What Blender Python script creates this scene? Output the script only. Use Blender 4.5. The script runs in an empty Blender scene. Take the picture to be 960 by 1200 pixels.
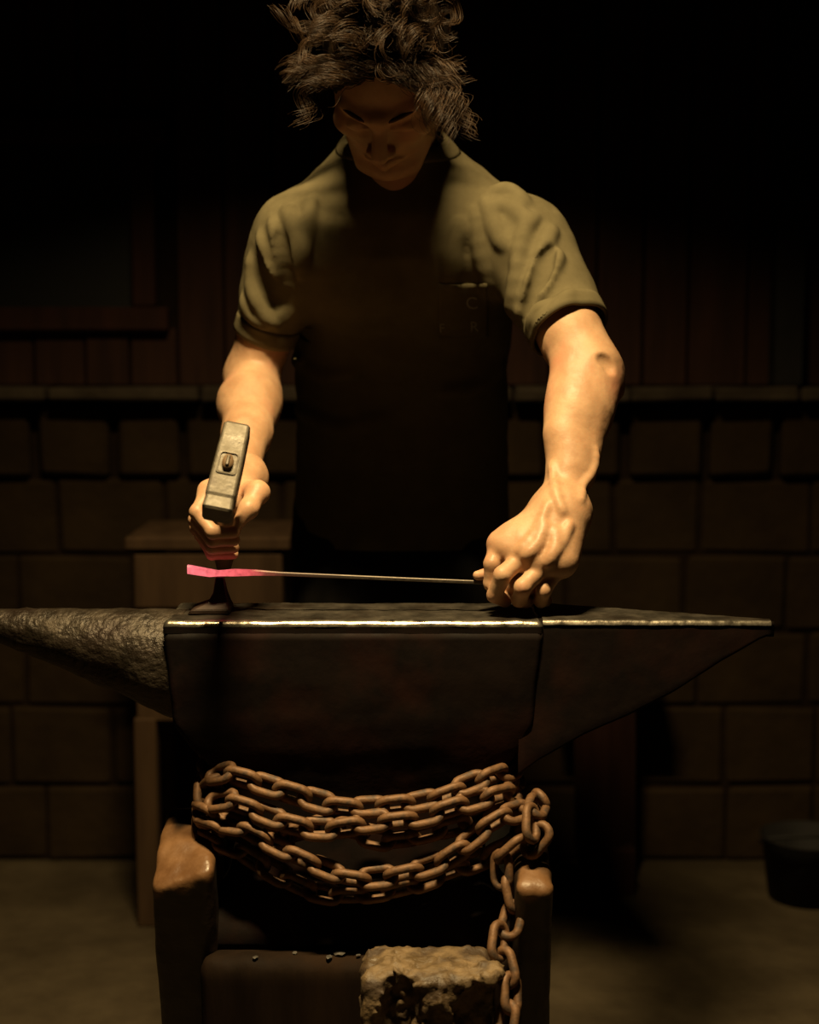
import bpy, bmesh, math, random
import numpy as np
from mathutils import Vector, Matrix, noise

random.seed(7)
np.random.seed(7)
scene = bpy.context.scene
PI = math.pi

# ------------------------------------------------------------------ camera
CAM = np.array([0.0, -2.0, 1.16])
PITCH = math.atan(200 / 1800)
cam_d = bpy.data.cameras.new('camera')
cam = bpy.data.objects.new('camera', cam_d)
scene.collection.objects.link(cam)
cam.location = CAM
cam.rotation_euler = (PI / 2 - PITCH, 0, 0)
cam_d.sensor_fit = 'HORIZONTAL'
cam_d.sensor_width = 36
cam_d.lens = 36 * 1800 / 960
cam_d.clip_start = 0.05
cam_d.dof.use_dof = True
cam_d.dof.focus_distance = 2.0
cam_d.dof.aperture_fstop = 3.2
scene.camera = cam

# ------------------------------------------------------------------ world, lamp, exposure
world = bpy.data.worlds.new('night')
scene.world = world
world.use_nodes = True
wb = world.node_tree.nodes['Background']
wb.inputs['Color'].default_value = (1.0, 0.62, 0.35, 1)
wb.inputs['Strength'].default_value = 0.0009

# a strip lamp hanging over the anvil, out of the frame
LAMP = (-0.11, -0.58, 2.52)
ld = bpy.data.lights.new('hanging_strip_lamp', 'AREA')
lamp = bpy.data.objects.new('hanging_strip_lamp', ld)
scene.collection.objects.link(lamp)
lamp.location = LAMP
lamp.rotation_euler = (math.radians(8), 0, 0)
ld.shape = 'RECTANGLE'
ld.size = 0.34
ld.size_y = 0.06
ld.energy = 31
ld.color = (1.0, 0.74, 0.36)
ld.spread = math.radians(107)

scene.view_settings.view_transform = 'Standard'
scene.view_settings.look = 'None'
scene.view_settings.exposure = 0.0
scene.view_settings.gamma = 1.0
scene.view_settings.use_curve_mapping = False

# ------------------------------------------------------------------ helpers
F_ = np.array([0, math.cos(PITCH), -math.sin(PITCH)])
U_ = np.array([0, math.sin(PITCH), math.cos(PITCH)])


def ray(px, py):
    d = F_ + np.array([1.0, 0, 0]) * ((px - 480) / 1800) + U_ * ((600 - py) / 1800)
    return d


def at(px, py, Y):
    """a point of the place seen at photograph pixel px,py and standing at depth Y"""
    d = ray(px, py)
    return CAM + d * ((Y - CAM[1]) / d[1])


C = scene.collection


def link_obj(name, data, parent=None):
    o = bpy.data.objects.new(name, data)
    C.objects.link(o)
    if parent is not None:
        o.parent = parent
        o.matrix_parent_inverse = Matrix.Translation(-Vector(world_loc(parent)))
    return o


def world_loc(o):
    v = Vector((0, 0, 0))
    m = Matrix.Translation(o.location) @ o.rotation_euler.to_matrix().to_4x4()
    while o.parent is not None:
        m = o.matrix_parent_inverse @ m
        o = o.parent
        m = Matrix.Translation(o.location) @ m
    return m.translation


def thing(name, loc, label, cat, group=None):
    o = bpy.data.objects.new(name, None)
    C.objects.link(o)
    o.empty_display_size = 0.1
    o.location = [float(c) for c in loc]
    tag(o, label, cat, group)
    return o


def tag(o, label=None, cat=None, group=None, kind=None):
    if label:
        o['label'] = label
    if cat:
        o['category'] = cat
    if group:
        o['group'] = group
    if kind:
        o['kind'] = kind
    return o


def mesh_np(name, V, Fq, mat, parent=None, smooth=True):
    me = bpy.data.meshes.new(name)
    V = np.asarray(V, dtype=np.float32)
    Fq = np.asarray(Fq, dtype=np.int32)
    n = Fq.shape[1]
    me.vertices.add(len(V))
    me.vertices.foreach_set('co', V.ravel())
    me.loops.add(Fq.size)
    me.loops.foreach_set('vertex_index', Fq.ravel())
    me.polygons.add(len(Fq))
    me.polygons.foreach_set('loop_start', np.arange(0, Fq.size, n, dtype=np.int32))
    me.polygons.foreach_set('use_smooth', np.full(len(Fq), smooth, dtype=bool))
    me.update(calc_edges=True)
    me.validate()
    me.materials.append(mat)
    return link_obj(name, me, parent)


def bm_obj(name, bm, mat, parent=None, smooth=False):
    me = bpy.data.meshes.new(name)
    bmesh.ops.recalc_face_normals(bm, faces=bm.faces)
    bm.to_mesh(me)
    bm.free()
    if smooth:
        me.polygons.foreach_set('use_smooth', [True] * len(me.polygons))
    me.materials.append(mat)
    return link_obj(name, me, parent)


def box_bm(c, s, bev=0.003, rot=None, seg=1, jitter=0.0):
    bm = bmesh.new()
    bmesh.ops.create_cube(bm, size=1)
    for v in bm.verts:
        v.co = Vector((v.co.x * s[0], v.co.y * s[1], v.co.z * s[2]))
        if jitter:
            v.co += Vector([random.uniform(-jitter, jitter) for _ in range(3)])
    if bev > 0:
        bmesh.ops.bevel(bm, geom=bm.edges[:] + bm.verts[:], offset=bev, segments=seg, profile=0.6, affect='EDGES')
    M = Matrix.Translation(Vector([float(x) for x in c]))
    if rot is not None:
        M = M @ rot.to_4x4()
    bmesh.ops.transform(bm, matrix=M, verts=bm.verts)
    return bm


def loft(rings, cap=True):
    """rings: list of (N,3) closed loops -> V, quads (+ fan caps as degenerate quads avoided)"""
    bm = bmesh.new()
    vs = [[bm.verts.new([float(c) for c in p]) for p in r] for r in rings]
    n = len(vs[0])
    for a, b in zip(vs[:-1], vs[1:]):
        for i in range(n):
            bm.faces.new((a[i], a[(i + 1) % n], b[(i + 1) % n], b[i]))
    if cap:
        for r in (vs[0], vs[-1]):
            c = bm.verts.new(sum((v.co for v in r), Vector()) / n)
            for i in range(n):
                bm.faces.new((r[i], r[(i + 1) % n], c))
    return bm


def rrect(hx, hy, r, n_c=5, n_s=14, cx=0.0, cy=0.0):
    """rounded rectangle outline, evenly built so every ring has the same count"""
    pts = []
    r = min(r, hx * 0.98, hy * 0.98)
    cor = [(hx - r, hy - r, 0), (-hx + r, hy - r, PI / 2), (-hx + r, -hy + r, PI), (hx - r, -hy + r, 1.5 * PI)]
    for q in range(4):
        x, y, a0 = cor[q]
        for i in range(n_c + 1):
            a = a0 + PI / 2 * i / n_c
            pts.append((x + r * math.cos(a), y + r * math.sin(a)))
        nx, ny, na = cor[(q + 1) % 4]
        p0 = pts[-1]
        p1 = (nx + r * math.cos(na), ny + r * math.sin(na))
        for i in range(1, n_s):
            t = i / n_s
            pts.append((p0[0] * (1 - t) + p1[0] * t, p0[1] * (1 - t) + p1[1] * t))
    return [(x + cx, y + cy) for x, y in pts]


def sweep(points, radii, seg=8, flat=1.0, closed=False):
    """tube along a polyline -> bmesh"""
    P = [Vector([float(c) for c in p]) for p in points]
    n = len(P)
    rings = []
    up = None
    for i in range(n):
        a = P[i - 1] if (i > 0 or closed) else P[i]
        b = P[(i + 1) % n] if (i < n - 1 or closed) else P[i]
        t = (b - a).normalized()
        if up is None:
            ref = Vector((0, 0, 1)) if abs(t.z) < 0.9 else Vector((0, 1, 0))
            up = (ref - t * ref.dot(t)).normalized()
        else:
            up = (up - t * up.dot(t)).normalized()
        s = t.cross(up)
        r = radii[i] if hasattr(radii, '__len__') else radii
        rings.append([P[i] + (s * math.cos(2 * PI * k / seg) + up * math.sin(2 * PI * k / seg) * flat) * r for k in range(seg)])
    if closed:
        bm = bmesh.new()
        vs = [[bm.verts.new(p) for p in r] for r in rings]
        for i in range(n):
            a, b = vs[i], vs[(i + 1) % n]
            for k in range(seg):
                bm.faces.new((a[k], a[(k + 1) % seg], b[(k + 1) % seg], b[k]))
        return bm
    return loft(rings)


# ------------------------------------------------------------------ materials
def mat_new(name):
    m = bpy.data.materials.new(name)
    m.use_nodes = True
    nt = m.node_tree
    return m, nt, nt.nodes['Principled BSDF']


def noise_mat(name, c1, c2, scale=8.0, rough=(0.6, 0.9), metallic=0.0, bump=0.2, bscale=None, bdist=0.004,
              stretch=(1, 1, 1), detail=6, c3=None, c3scale=3.0, c3pos=(0.5, 0.65), spec=0.5, coord='Object'):
    m, nt, b = mat_new(name)
    N, L = nt.nodes, nt.links
    tc = N.new('ShaderNodeTexCoord')
    mp = N.new('ShaderNodeMapping')
    mp.inputs['Scale'].default_value = stretch
    L.new(tc.outputs[coord], mp.inputs['Vector'])
    n1 = N.new('ShaderNodeTexNoise')
    n1.inputs['Scale'].default_value = scale
    n1.inputs['Detail'].default_value = detail
    n1.inputs['Roughness'].default_value = 0.62
    L.new(mp.outputs[0], n1.inputs['Vector'])
    cr = N.new('ShaderNodeValToRGB')
    cr.color_ramp.elements[0].position = 0.35
    cr.color_ramp.elements[0].color = (*c1, 1)
    cr.color_ramp.elements[1].position = 0.68
    cr.color_ramp.elements[1].color = (*c2, 1)
    L.new(n1.outputs['Fac'], cr.inputs['Fac'])
    col = cr.outputs['Color']
    if c3 is not None:
        n3 = N.new('ShaderNodeTexNoise')
        n3.inputs['Scale'].default_value = c3scale
        n3.inputs['Detail'].default_value = 5
        L.new(mp.outputs[0], n3.inputs['Vector'])
        mr = N.new('ShaderNodeMapRange')
        mr.inputs['From Min'].default_value = c3pos[0]
        mr.inputs['From Max'].default_value = c3pos[1]
        L.new(n3.outputs['Fac'], mr.inputs['Value'])
        mx = N.new('ShaderNodeMix')
        mx.data_type = 'RGBA'
        L.new(mr.outputs['Result'], mx.inputs['Factor'])
        L.new(col, mx.inputs['A'])
        mx.inputs['B'].default_value = (*c3, 1)
        col = mx.outputs['Result']
    L.new(col, b.inputs['Base Color'])
    rr = N.new('ShaderNodeMapRange')
    rr.inputs['From Min'].default_value = 0.3
    rr.inputs['From Max'].default_value = 0.7
    rr.inputs['To Min'].default_value = rough[0]
    rr.inputs['To Max'].default_value = rough[1]
    L.new(n1.outputs['Fac'], rr.inputs['Value'])
    L.new(rr.outputs['Result'], b.inputs['Roughness'])
    b.inputs['Metallic'].default_value = metallic
    b.inputs['Specular IOR Level'].default_value = spec
    if bump:
        n2 = N.new('ShaderNodeTexNoise')
        n2.inputs['Scale'].default_value = bscale or scale * 3
        n2.inputs['Detail'].default_value = 8
        L.new(mp.outputs[0], n2.inputs['Vector'])
        bp = N.new('ShaderNodeBump')
        bp.inputs['Strength'].default_value = bump
        bp.inputs['Distance'].default_value = bdist
        L.new(n2.outputs['Fac'], bp.inputs['Height'])
        L.new(bp.outputs['Normal'], b.inputs['Normal'])
    return m


M = {}
M['skin'] = noise_mat('skin', (0.42, 0.24, 0.135), (0.56, 0.345, 0.205), 22, (0.42, 0.58), 0, 0.22, 260, 0.0012,
                      c3=(0.50, 0.235, 0.14), c3scale=14, c3pos=(0.52, 0.72), spec=0.4)
M['skin'].node_tree.nodes['Principled BSDF'].inputs['Subsurface Weight'].default_value = 0.12
M['skin'].node_tree.nodes['Principled BSDF'].inputs['Subsurface Radius'].default_value = (0.012, 0.004, 0.002)
M['skin'].node_tree.nodes['Principled BSDF'].inputs['Subsurface Scale'].default_value = 0.5
M['shirt'] = noise_mat('olive_cotton', (0.115, 0.095, 0.050), (0.145, 0.121, 0.066), 30, (0.85, 0.95), 0, 0.25, 900, 0.0006, spec=0.15)
M['collar'] = noise_mat('olive_rib_knit', (0.105, 0.086, 0.046), (0.135, 0.112, 0.061), 60, (0.85, 0.95), 0, 0.3, 600, 0.0008, spec=0.15)
M['print'] = noise_mat('worn_grey_print', (0.22, 0.21, 0.19), (0.36, 0.34, 0.31), 90, (0.7, 0.9), 0, 0.0)
M['trousers'] = noise_mat('black_work_cloth', (0.010, 0.009, 0.008), (0.016, 0.014, 0.012), 30, (0.85, 0.95), 0, 0.2, 500, 0.001, spec=0.1)
M['leather'] = noise_mat('dark_boot_leather', (0.012, 0.009, 0.007), (0.03, 0.02, 0.013), 20, (0.4, 0.7), 0, 0.2, 80, 0.001)
M['hair'] = noise_mat('brown_hair', (0.018, 0.009, 0.0038), (0.060, 0.032, 0.014), 40, (0.42, 0.52), 0, 0.0, spec=0.35)
M['scalp'] = noise_mat('dark_hair_roots', (0.010, 0.006, 0.003), (0.016, 0.009, 0.005), 60, (0.7, 0.9), 0, 0.3, 200, 0.002, spec=0.1)
M['brow'] = noise_mat('eyebrow_hair', (0.07, 0.036, 0.019), (0.11, 0.058, 0.03), 300, (0.7, 0.9), 0, 0.4, 700, 0.001, spec=0.1)
M['iris'] = noise_mat('eye_white', (0.35, 0.33, 0.30), (0.4, 0.38, 0.34), 20, (0.2, 0.3), 0, 0)
M['anvil'] = noise_mat('dark_forged_iron', (0.0042, 0.0024, 0.0018), (0.0095, 0.0048, 0.0032), 16, (0.65, 0.9), 0.1, 0.35, 34, 0.003,
                       c3=(0.022, 0.007, 0.004), c3scale=9, c3pos=(0.52, 0.75), spec=0.14)
M['face'] = noise_mat('worn_anvil_steel', (0.050, 0.043, 0.034), (0.11, 0.095, 0.075), 30, (0.42, 0.62), 0.75, 0.30, 70, 0.002,
                      c3=(0.035, 0.024, 0.016), c3scale=12, c3pos=(0.5, 0.7))
M['edge'] = noise_mat('bright_worn_edge', (0.45, 0.40, 0.33), (0.75, 0.68, 0.55), 60, (0.22, 0.36), 0.95, 0.35, 90, 0.002,
                      c3=(0.07, 0.05, 0.035), c3scale=38, c3pos=(0.58, 0.68))
M['horn'] = noise_mat('pitted_iron_horn', (0.019, 0.014, 0.009), (0.052, 0.039, 0.026), 40, (0.36, 0.60), 0.45, 0.9, 110, 0.004,
                      c3=(0.022, 0.013, 0.008), c3scale=16, c3pos=(0.45, 0.65))
M['chain'] = noise_mat('rusty_iron', (0.105, 0.051, 0.022), (0.23, 0.120, 0.056), 45, (0.50, 0.72), 0.25, 0.35, 260, 0.0015,
                       c3=(0.07, 0.045, 0.03), c3scale=70, c3pos=(0.5, 0.7), coord='Object')
M['rod'] = noise_mat('scaled_steel', (0.06, 0.05, 0.042), (0.12, 0.10, 0.08), 90, (0.4, 0.6), 0.7, 0.2, 300, 0.001)
M['hammer'] = noise_mat('hammer_steel', (0.062, 0.050, 0.034), (0.11, 0.092, 0.063), 60, (0.42, 0.62), 0.30, 0.45, 130, 0.0015,
                        c3=(0.06, 0.045, 0.03), c3scale=40, c3pos=(0.52, 0.68))
M['handle'] = noise_mat('ash_handle', (0.11, 0.065, 0.03), (0.19, 0.12, 0.06), 20, (0.5, 0.7), 0, 0.2, 60, 0.001, stretch=(1, 1, 0.2))
M['hardy'] = noise_mat('dull_tool_steel', (0.020, 0.011, 0.007), (0.045, 0.024, 0.015), 60, (0.5, 0.7), 0.4, 0.3, 150, 0.001)
M['stump'] = noise_mat('dark_oiled_timber', (0.009, 0.0052, 0.003), (0.020, 0.011, 0.006), 14, (0.7, 0.9), 0, 0.6, 40, 0.004, stretch=(1, 1, 0.15), spec=0.08)
M['post'] = noise_mat('polished_brown_timber', (0.12, 0.058, 0.024), (0.20, 0.104, 0.046), 22, (0.30, 0.5), 0, 0.45, 45, 0.004)
M['chunk'] = noise_mat('splintered_stump_wood', (0.10, 0.065, 0.030), (0.20, 0.135, 0.07), 40, (0.45, 0.75), 0, 0.8, 75, 0.006,
                       c3=(0.05, 0.03, 0.015), c3scale=25, c3pos=(0.48, 0.62))
M['flake'] = noise_mat('iron_scale', (0.10, 0.09, 0.08), (0.22, 0.20, 0.18), 60, (0.3, 0.5), 0.6, 0.2, 100, 0.001)
M['floor'] = noise_mat('dirty_concrete', (0.042, 0.030, 0.016), (0.080, 0.060, 0.034), 5, (0.8, 0.95), 0, 0.5, 24, 0.01,
                       c3=(0.030, 0.021, 0.011), c3scale=2.2, c3pos=(0.48, 0.66), spec=0.2)
M['stone'] = noise_mat('brown_stone', (0.017, 0.0098, 0.0042), (0.030, 0.018, 0.008), 6, (0.85, 0.97), 0, 0.5, 24, 0.01, spec=0.15)
M['mortar'] = noise_mat('sooty_mortar', (0.010, 0.0055, 0.003), (0.017, 0.010, 0.0055), 12, (0.9, 1.0), 0, 0.4, 40, 0.01, spec=0.1)
M['plank'] = noise_mat('sooty_planks', (0.022, 0.009, 0.005), (0.046, 0.020, 0.012), 8, (0.75, 0.9), 0, 0.4, 30, 0.005, stretch=(3, 3, 0.3), spec=0.2)
M['ledge'] = noise_mat('pale_ledge_stone', (0.03, 0.021, 0.014), (0.065, 0.05, 0.034), 10, (0.8, 0.95), 0, 0.4, 40, 0.006, spec=0.2)
M['dark_wood'] = noise_mat('dark_red_timber', (0.022, 0.008, 0.005), (0.042, 0.016, 0.010), 9, (0.7, 0.88), 0, 0.3, 30, 0.004, stretch=(2, 2, 0.3), spec=0.2)
M['stand_wood'] = noise_mat('brown_bench_timber', (0.036, 0.019, 0.009), (0.064, 0.036, 0.017), 9, (0.7, 0.88), 0, 0.3, 30, 0.004, stretch=(2, 2, 0.3), spec=0.2)
M['black_iron'] = noise_mat('black_iron', (0.006, 0.005, 0.005), (0.012, 0.010, 0.009), 12, (0.6, 0.8), 0.3, 0.3, 40, 0.002)


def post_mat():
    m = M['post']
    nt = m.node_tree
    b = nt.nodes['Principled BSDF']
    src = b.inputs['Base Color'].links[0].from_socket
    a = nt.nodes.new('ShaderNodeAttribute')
    a.attribute_name = 'lit_top'
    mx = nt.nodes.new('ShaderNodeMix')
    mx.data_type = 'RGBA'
    mx.inputs['A'].default_value = (0.016, 0.009, 0.005, 1)  # side tone, shade mixed into the post colour
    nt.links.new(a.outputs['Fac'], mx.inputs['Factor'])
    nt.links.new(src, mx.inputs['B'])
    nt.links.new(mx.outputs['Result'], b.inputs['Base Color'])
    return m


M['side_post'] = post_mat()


def glass_mat():
    m, nt, b = mat_new('sooty_glass')
    b.inputs['Base Color'].default_value = (0.01, 0.01, 0.01, 1)
    b.inputs['Roughness'].default_value = 0.5
    b.inputs['Transmission Weight'].default_value = 0.6
    return m


M['glass'] = glass_mat()


def hot_mat(x0, x1, x2):
    """glowing steel: fades from pink-white at the tip to dark scale along world X (object at identity)"""
    m, nt, b = mat_new('glowing_hot_steel')
    N, L = nt.nodes, nt.links
    tc = N.new('ShaderNodeTexCoord')
    sp = N.new('ShaderNodeSeparateXYZ')
    L.new(tc.outputs['Object'], sp.inputs[0])
    mr = N.new('ShaderNodeMapRange')
    mr.inputs['From Min'].default_value = x0
    mr.inputs['From Max'].default_value = x2
    L.new(sp.outputs['X'], mr.inputs['Value'])
    cr = N.new('ShaderNodeValToRGB')
    e = cr.color_ramp.elements
    e[0].position = 0.0
    e[0].color = (1.0, 0.20, 0.22, 1)
    e[1].position = 1.0
    e[1].color = (0.0, 0.0, 0.0, 1)
    k = (x1 - x0) / (x2 - x0)
    q = e.new(k * 0.62); q.color = (0.90, 0.13, 0.14, 1)
    q = e.new(k * 0.9); q.color = (0.62, 0.085, 0.085, 1)
    q = e.new(k * 1.15); q.color = (0.16, 0.03, 0.02, 1)
    q = e.new(min(0.95, k * 1.4)); q.color = (0.03, 0.008, 0.004, 1)
    L.new(mr.outputs['Result'], cr.inputs['Fac'])
    ns = N.new('ShaderNodeTexNoise')
    ns.inputs['Scale'].default_value = 160
    L.new(tc.outputs['Object'], ns.inputs['Vector'])
    nr = N.new('ShaderNodeMapRange')
    nr.inputs['From Min'].default_value = 0.3
    nr.inputs['From Max'].default_value = 0.7
    nr.inputs['To Min'].default_value = 0.8
    nr.inputs['To Max'].default_value = 1.35
    L.new(ns.outputs['Fac'], nr.inputs['Value'])
    L.new(cr.outputs['Color'], b.inputs['Emission Color'])
    L.new(nr.outputs['Result'], b.inputs['Emission Strength'])
    b.inputs['Base Color'].default_value = (0.07, 0.055, 0.045, 1)
    b.inputs['Roughness'].default_value = 0.5
    b.inputs['Metallic'].default_value = 0.5
    return m


# ------------------------------------------------------------------ implicit surfaces (smooth-blended solids)
def _v(p):
    return np.asarray(p, dtype=np.float32)


class Field:
    """ordered list of solids blended with a smooth union (or carved out)"""

    def __init__(self):
        self.prims = []
        self.disp = []

    def add(self, fn, c, R, k=0.01, op='+'):
        self.prims.append((fn, _v(c), float(R), float(k), op))

    def cone(self, a, b, ra, rb=None, k=0.01, op='+', X=None):
        rb = ra if rb is None else rb
        a, b = _v(a), _v(b)

        def fn(P, a=a, b=b, ra=ra, rb=rb):
            ba = b - a
            l2 = max(float(ba @ ba), 1e-12)
            pa = P - a
            y = (pa @ ba) / l2
            h = np.clip(y + (ra - rb) * np.sqrt(np.maximum((pa * pa).sum(1) - y * y * l2, 0)) * 0 / l2, 0, 1)
            q = pa - h[:, None] * ba
            return np.sqrt((q * q).sum(1)) - (ra + (rb - ra) * h)
        self._put(fn, (a + b) / 2, np.linalg.norm(b - a) / 2 + max(ra, rb), k, op, X)

    def chain(self, pts, radii, k=0.01, kk=None, op='+', X=None):
        for i in range(len(pts) - 1):
            self.cone(pts[i], pts[i + 1], radii[i], radii[i + 1], k, op, X)

    def ell(self, c, r, k=0.01, op='+', X=None, rot=None):
        c, r = _v(c), _v(r)
        Rm = None if rot is None else _v(rot)

        def fn(P):
            q = P - c
            if Rm is not None:
                q = q @ Rm
            k0 = np.sqrt(((q / r) ** 2).sum(1))
            k1 = np.sqrt(((q / (r * r)) ** 2).sum(1))
            return k0 * (k0 - 1) / np.maximum(k1, 1e-6)
        self._put(fn, c, float(max(r)), k, op, X)

    def box(self, c, half, rad=0.005, k=0.01, op='+', rot=None):
        c, half = _v(c), _v(half) - rad
        Rm = None if rot is None else _v(rot)

        def fn(P):
            q = P - c
            if Rm is not None:
                q = q @ Rm
            q = np.abs(q) - half
            return np.sqrt((np.maximum(q, 0) ** 2).sum(1)) + np.minimum(q.max(1), 0) - rad
        self._put(fn, c, float(np.linalg.norm(half)) + rad, k, op, None)

    def tube(self, a, b, ra, rb, k=0.01, op='+', sq=None):
        """flat-ended cone; sq = (direction, factor) squashes its section"""
        a, b = _v(a), _v(b)
        ax = b - a
        L = float(np.linalg.norm(ax))
        ax = ax / L

        def fn(P):
            pa = P - a
            y = pa @ ax
            q = pa - y[:, None] * ax
            if sq is not None:
                d = _v(sq[0])
                d = d - ax * float(d @ ax)
                d = d / np.linalg.norm(d)
                q = q + (q @ d)[:, None] * d * (sq[1] - 1)
            h = np.clip(y / L, -0.1, 1.1)
            return np.maximum(np.sqrt((q * q).sum(1)) - (ra + (rb - ra) * h), np.maximum(-y, y - L))
        self._put(fn, (a + b) / 2, L / 2 + max(ra, rb), k, op, None)

    def spine(self, pts, ab, k=0.01, op='+', pw=2.0):
        """lofted elliptical trunk: pts along the spine (z rising), ab = half widths (x, y)"""
        pts = _v(pts)
        ab = _v(ab)

        def fn(P):
            z = P[:, 2]
            cx = np.interp(z, pts[:, 2], pts[:, 0])
            cy = np.interp(z, pts[:, 2], pts[:, 1])
            a = np.interp(z, pts[:, 2], ab[:, 0])
            b = np.interp(z, pts[:, 2], ab[:, 1])
            x = np.abs((P[:, 0] - cx) / a)
            y = np.abs((P[:, 1] - cy) / b)
            g = (x ** pw + y ** pw) ** (1 / pw)
            d = (g - 1) * np.minimum(a, b) * 0.9
            return np.maximum(d, np.maximum(z - pts[-1, 2], pts[0, 2] - z))
        c = (pts[0] + pts[-1]) / 2
        self._put(fn, c, float(np.linalg.norm(pts[-1] - pts[0])) / 2 + float(ab.max()), k, op, None)

    def _put(self, fn, c, R, k, op, X):
        if X is not None:
            H, Rm = _v(X[0]), _v(X[1])
            f0 = fn
            fn = lambda P: f0((P - H) @ Rm)
            c = H + Rm @ _v(c)
        self.add(fn, c, R, k, op)

    def eval(self, P, sel=None):
        d = np.full(len(P), 1.0, dtype=np.float32)
        for i, (fn, c, R, k, op) in enumerate(self.prims):
            if sel is not None and not sel[i]:
                continue
            e = fn(P).astype(np.float32)
            if op == '+':
                h = np.maximum(k - np.abs(d - e), 0) / k
                d = np.minimum(d, e) - h * h * k * 0.25
            else:
                e = -e
                h = np.maximum(k - np.abs(d - e), 0) / k
                d = np.maximum(d, e) + h * h * k * 0.25
        for f in self.disp:
            d = d + f(P)
        return d

    def select(self, c, R, pad=0.06):
        return [float(np.linalg.norm(pc - c)) - pr - R < pad for (_, pc, pr, _, _) in self.prims]

    def bounds(self):
        lo = np.min([c - R for (_, c, R, _, op) in self.prims if op == '+'], axis=0)
        hi = np.max([c + R for (_, c, R, _, op) in self.prims if op == '+'], axis=0)
        return lo - 0.02, hi + 0.02

    def march(self, px, py, y0=-0.35, n=90):
        """where sight lines through photograph pixels meet the solid"""
        D = np.array([ray(a, b) for a, b in zip(px, py)])
        D /= np.linalg.norm(D, axis=1)[:, None]
        t = (y0 - CAM[1]) / D[:, 1]
        for _ in range(n):
            P = (CAM + D * t[:, None]).astype(np.float32)
            t = t + np.clip(self.eval(P), -0.02, 0.05) * 0.7
        W = CAM + D * t[:, None]
        hit = np.abs(self.eval(W.astype(np.float32))) < 0.01
        good = np.nonzero(hit)[0]
        for i in np.nonzero(~hit)[0]:
            j = good[np.argmin(np.abs(good - i))]
            W[i] = CAM + D[i] * t[j]
        return W

    def normal(self, P, e=0.002):
        P = P.astype(np.float32)
        g = np.stack([self.eval(P + _v(v)) - self.eval(P - _v(v)) for v in ((e, 0, 0), (0, e, 0), (0, 0, e))], 1)
        return g / np.maximum(np.linalg.norm(g, axis=1)[:, None], 1e-9)


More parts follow.
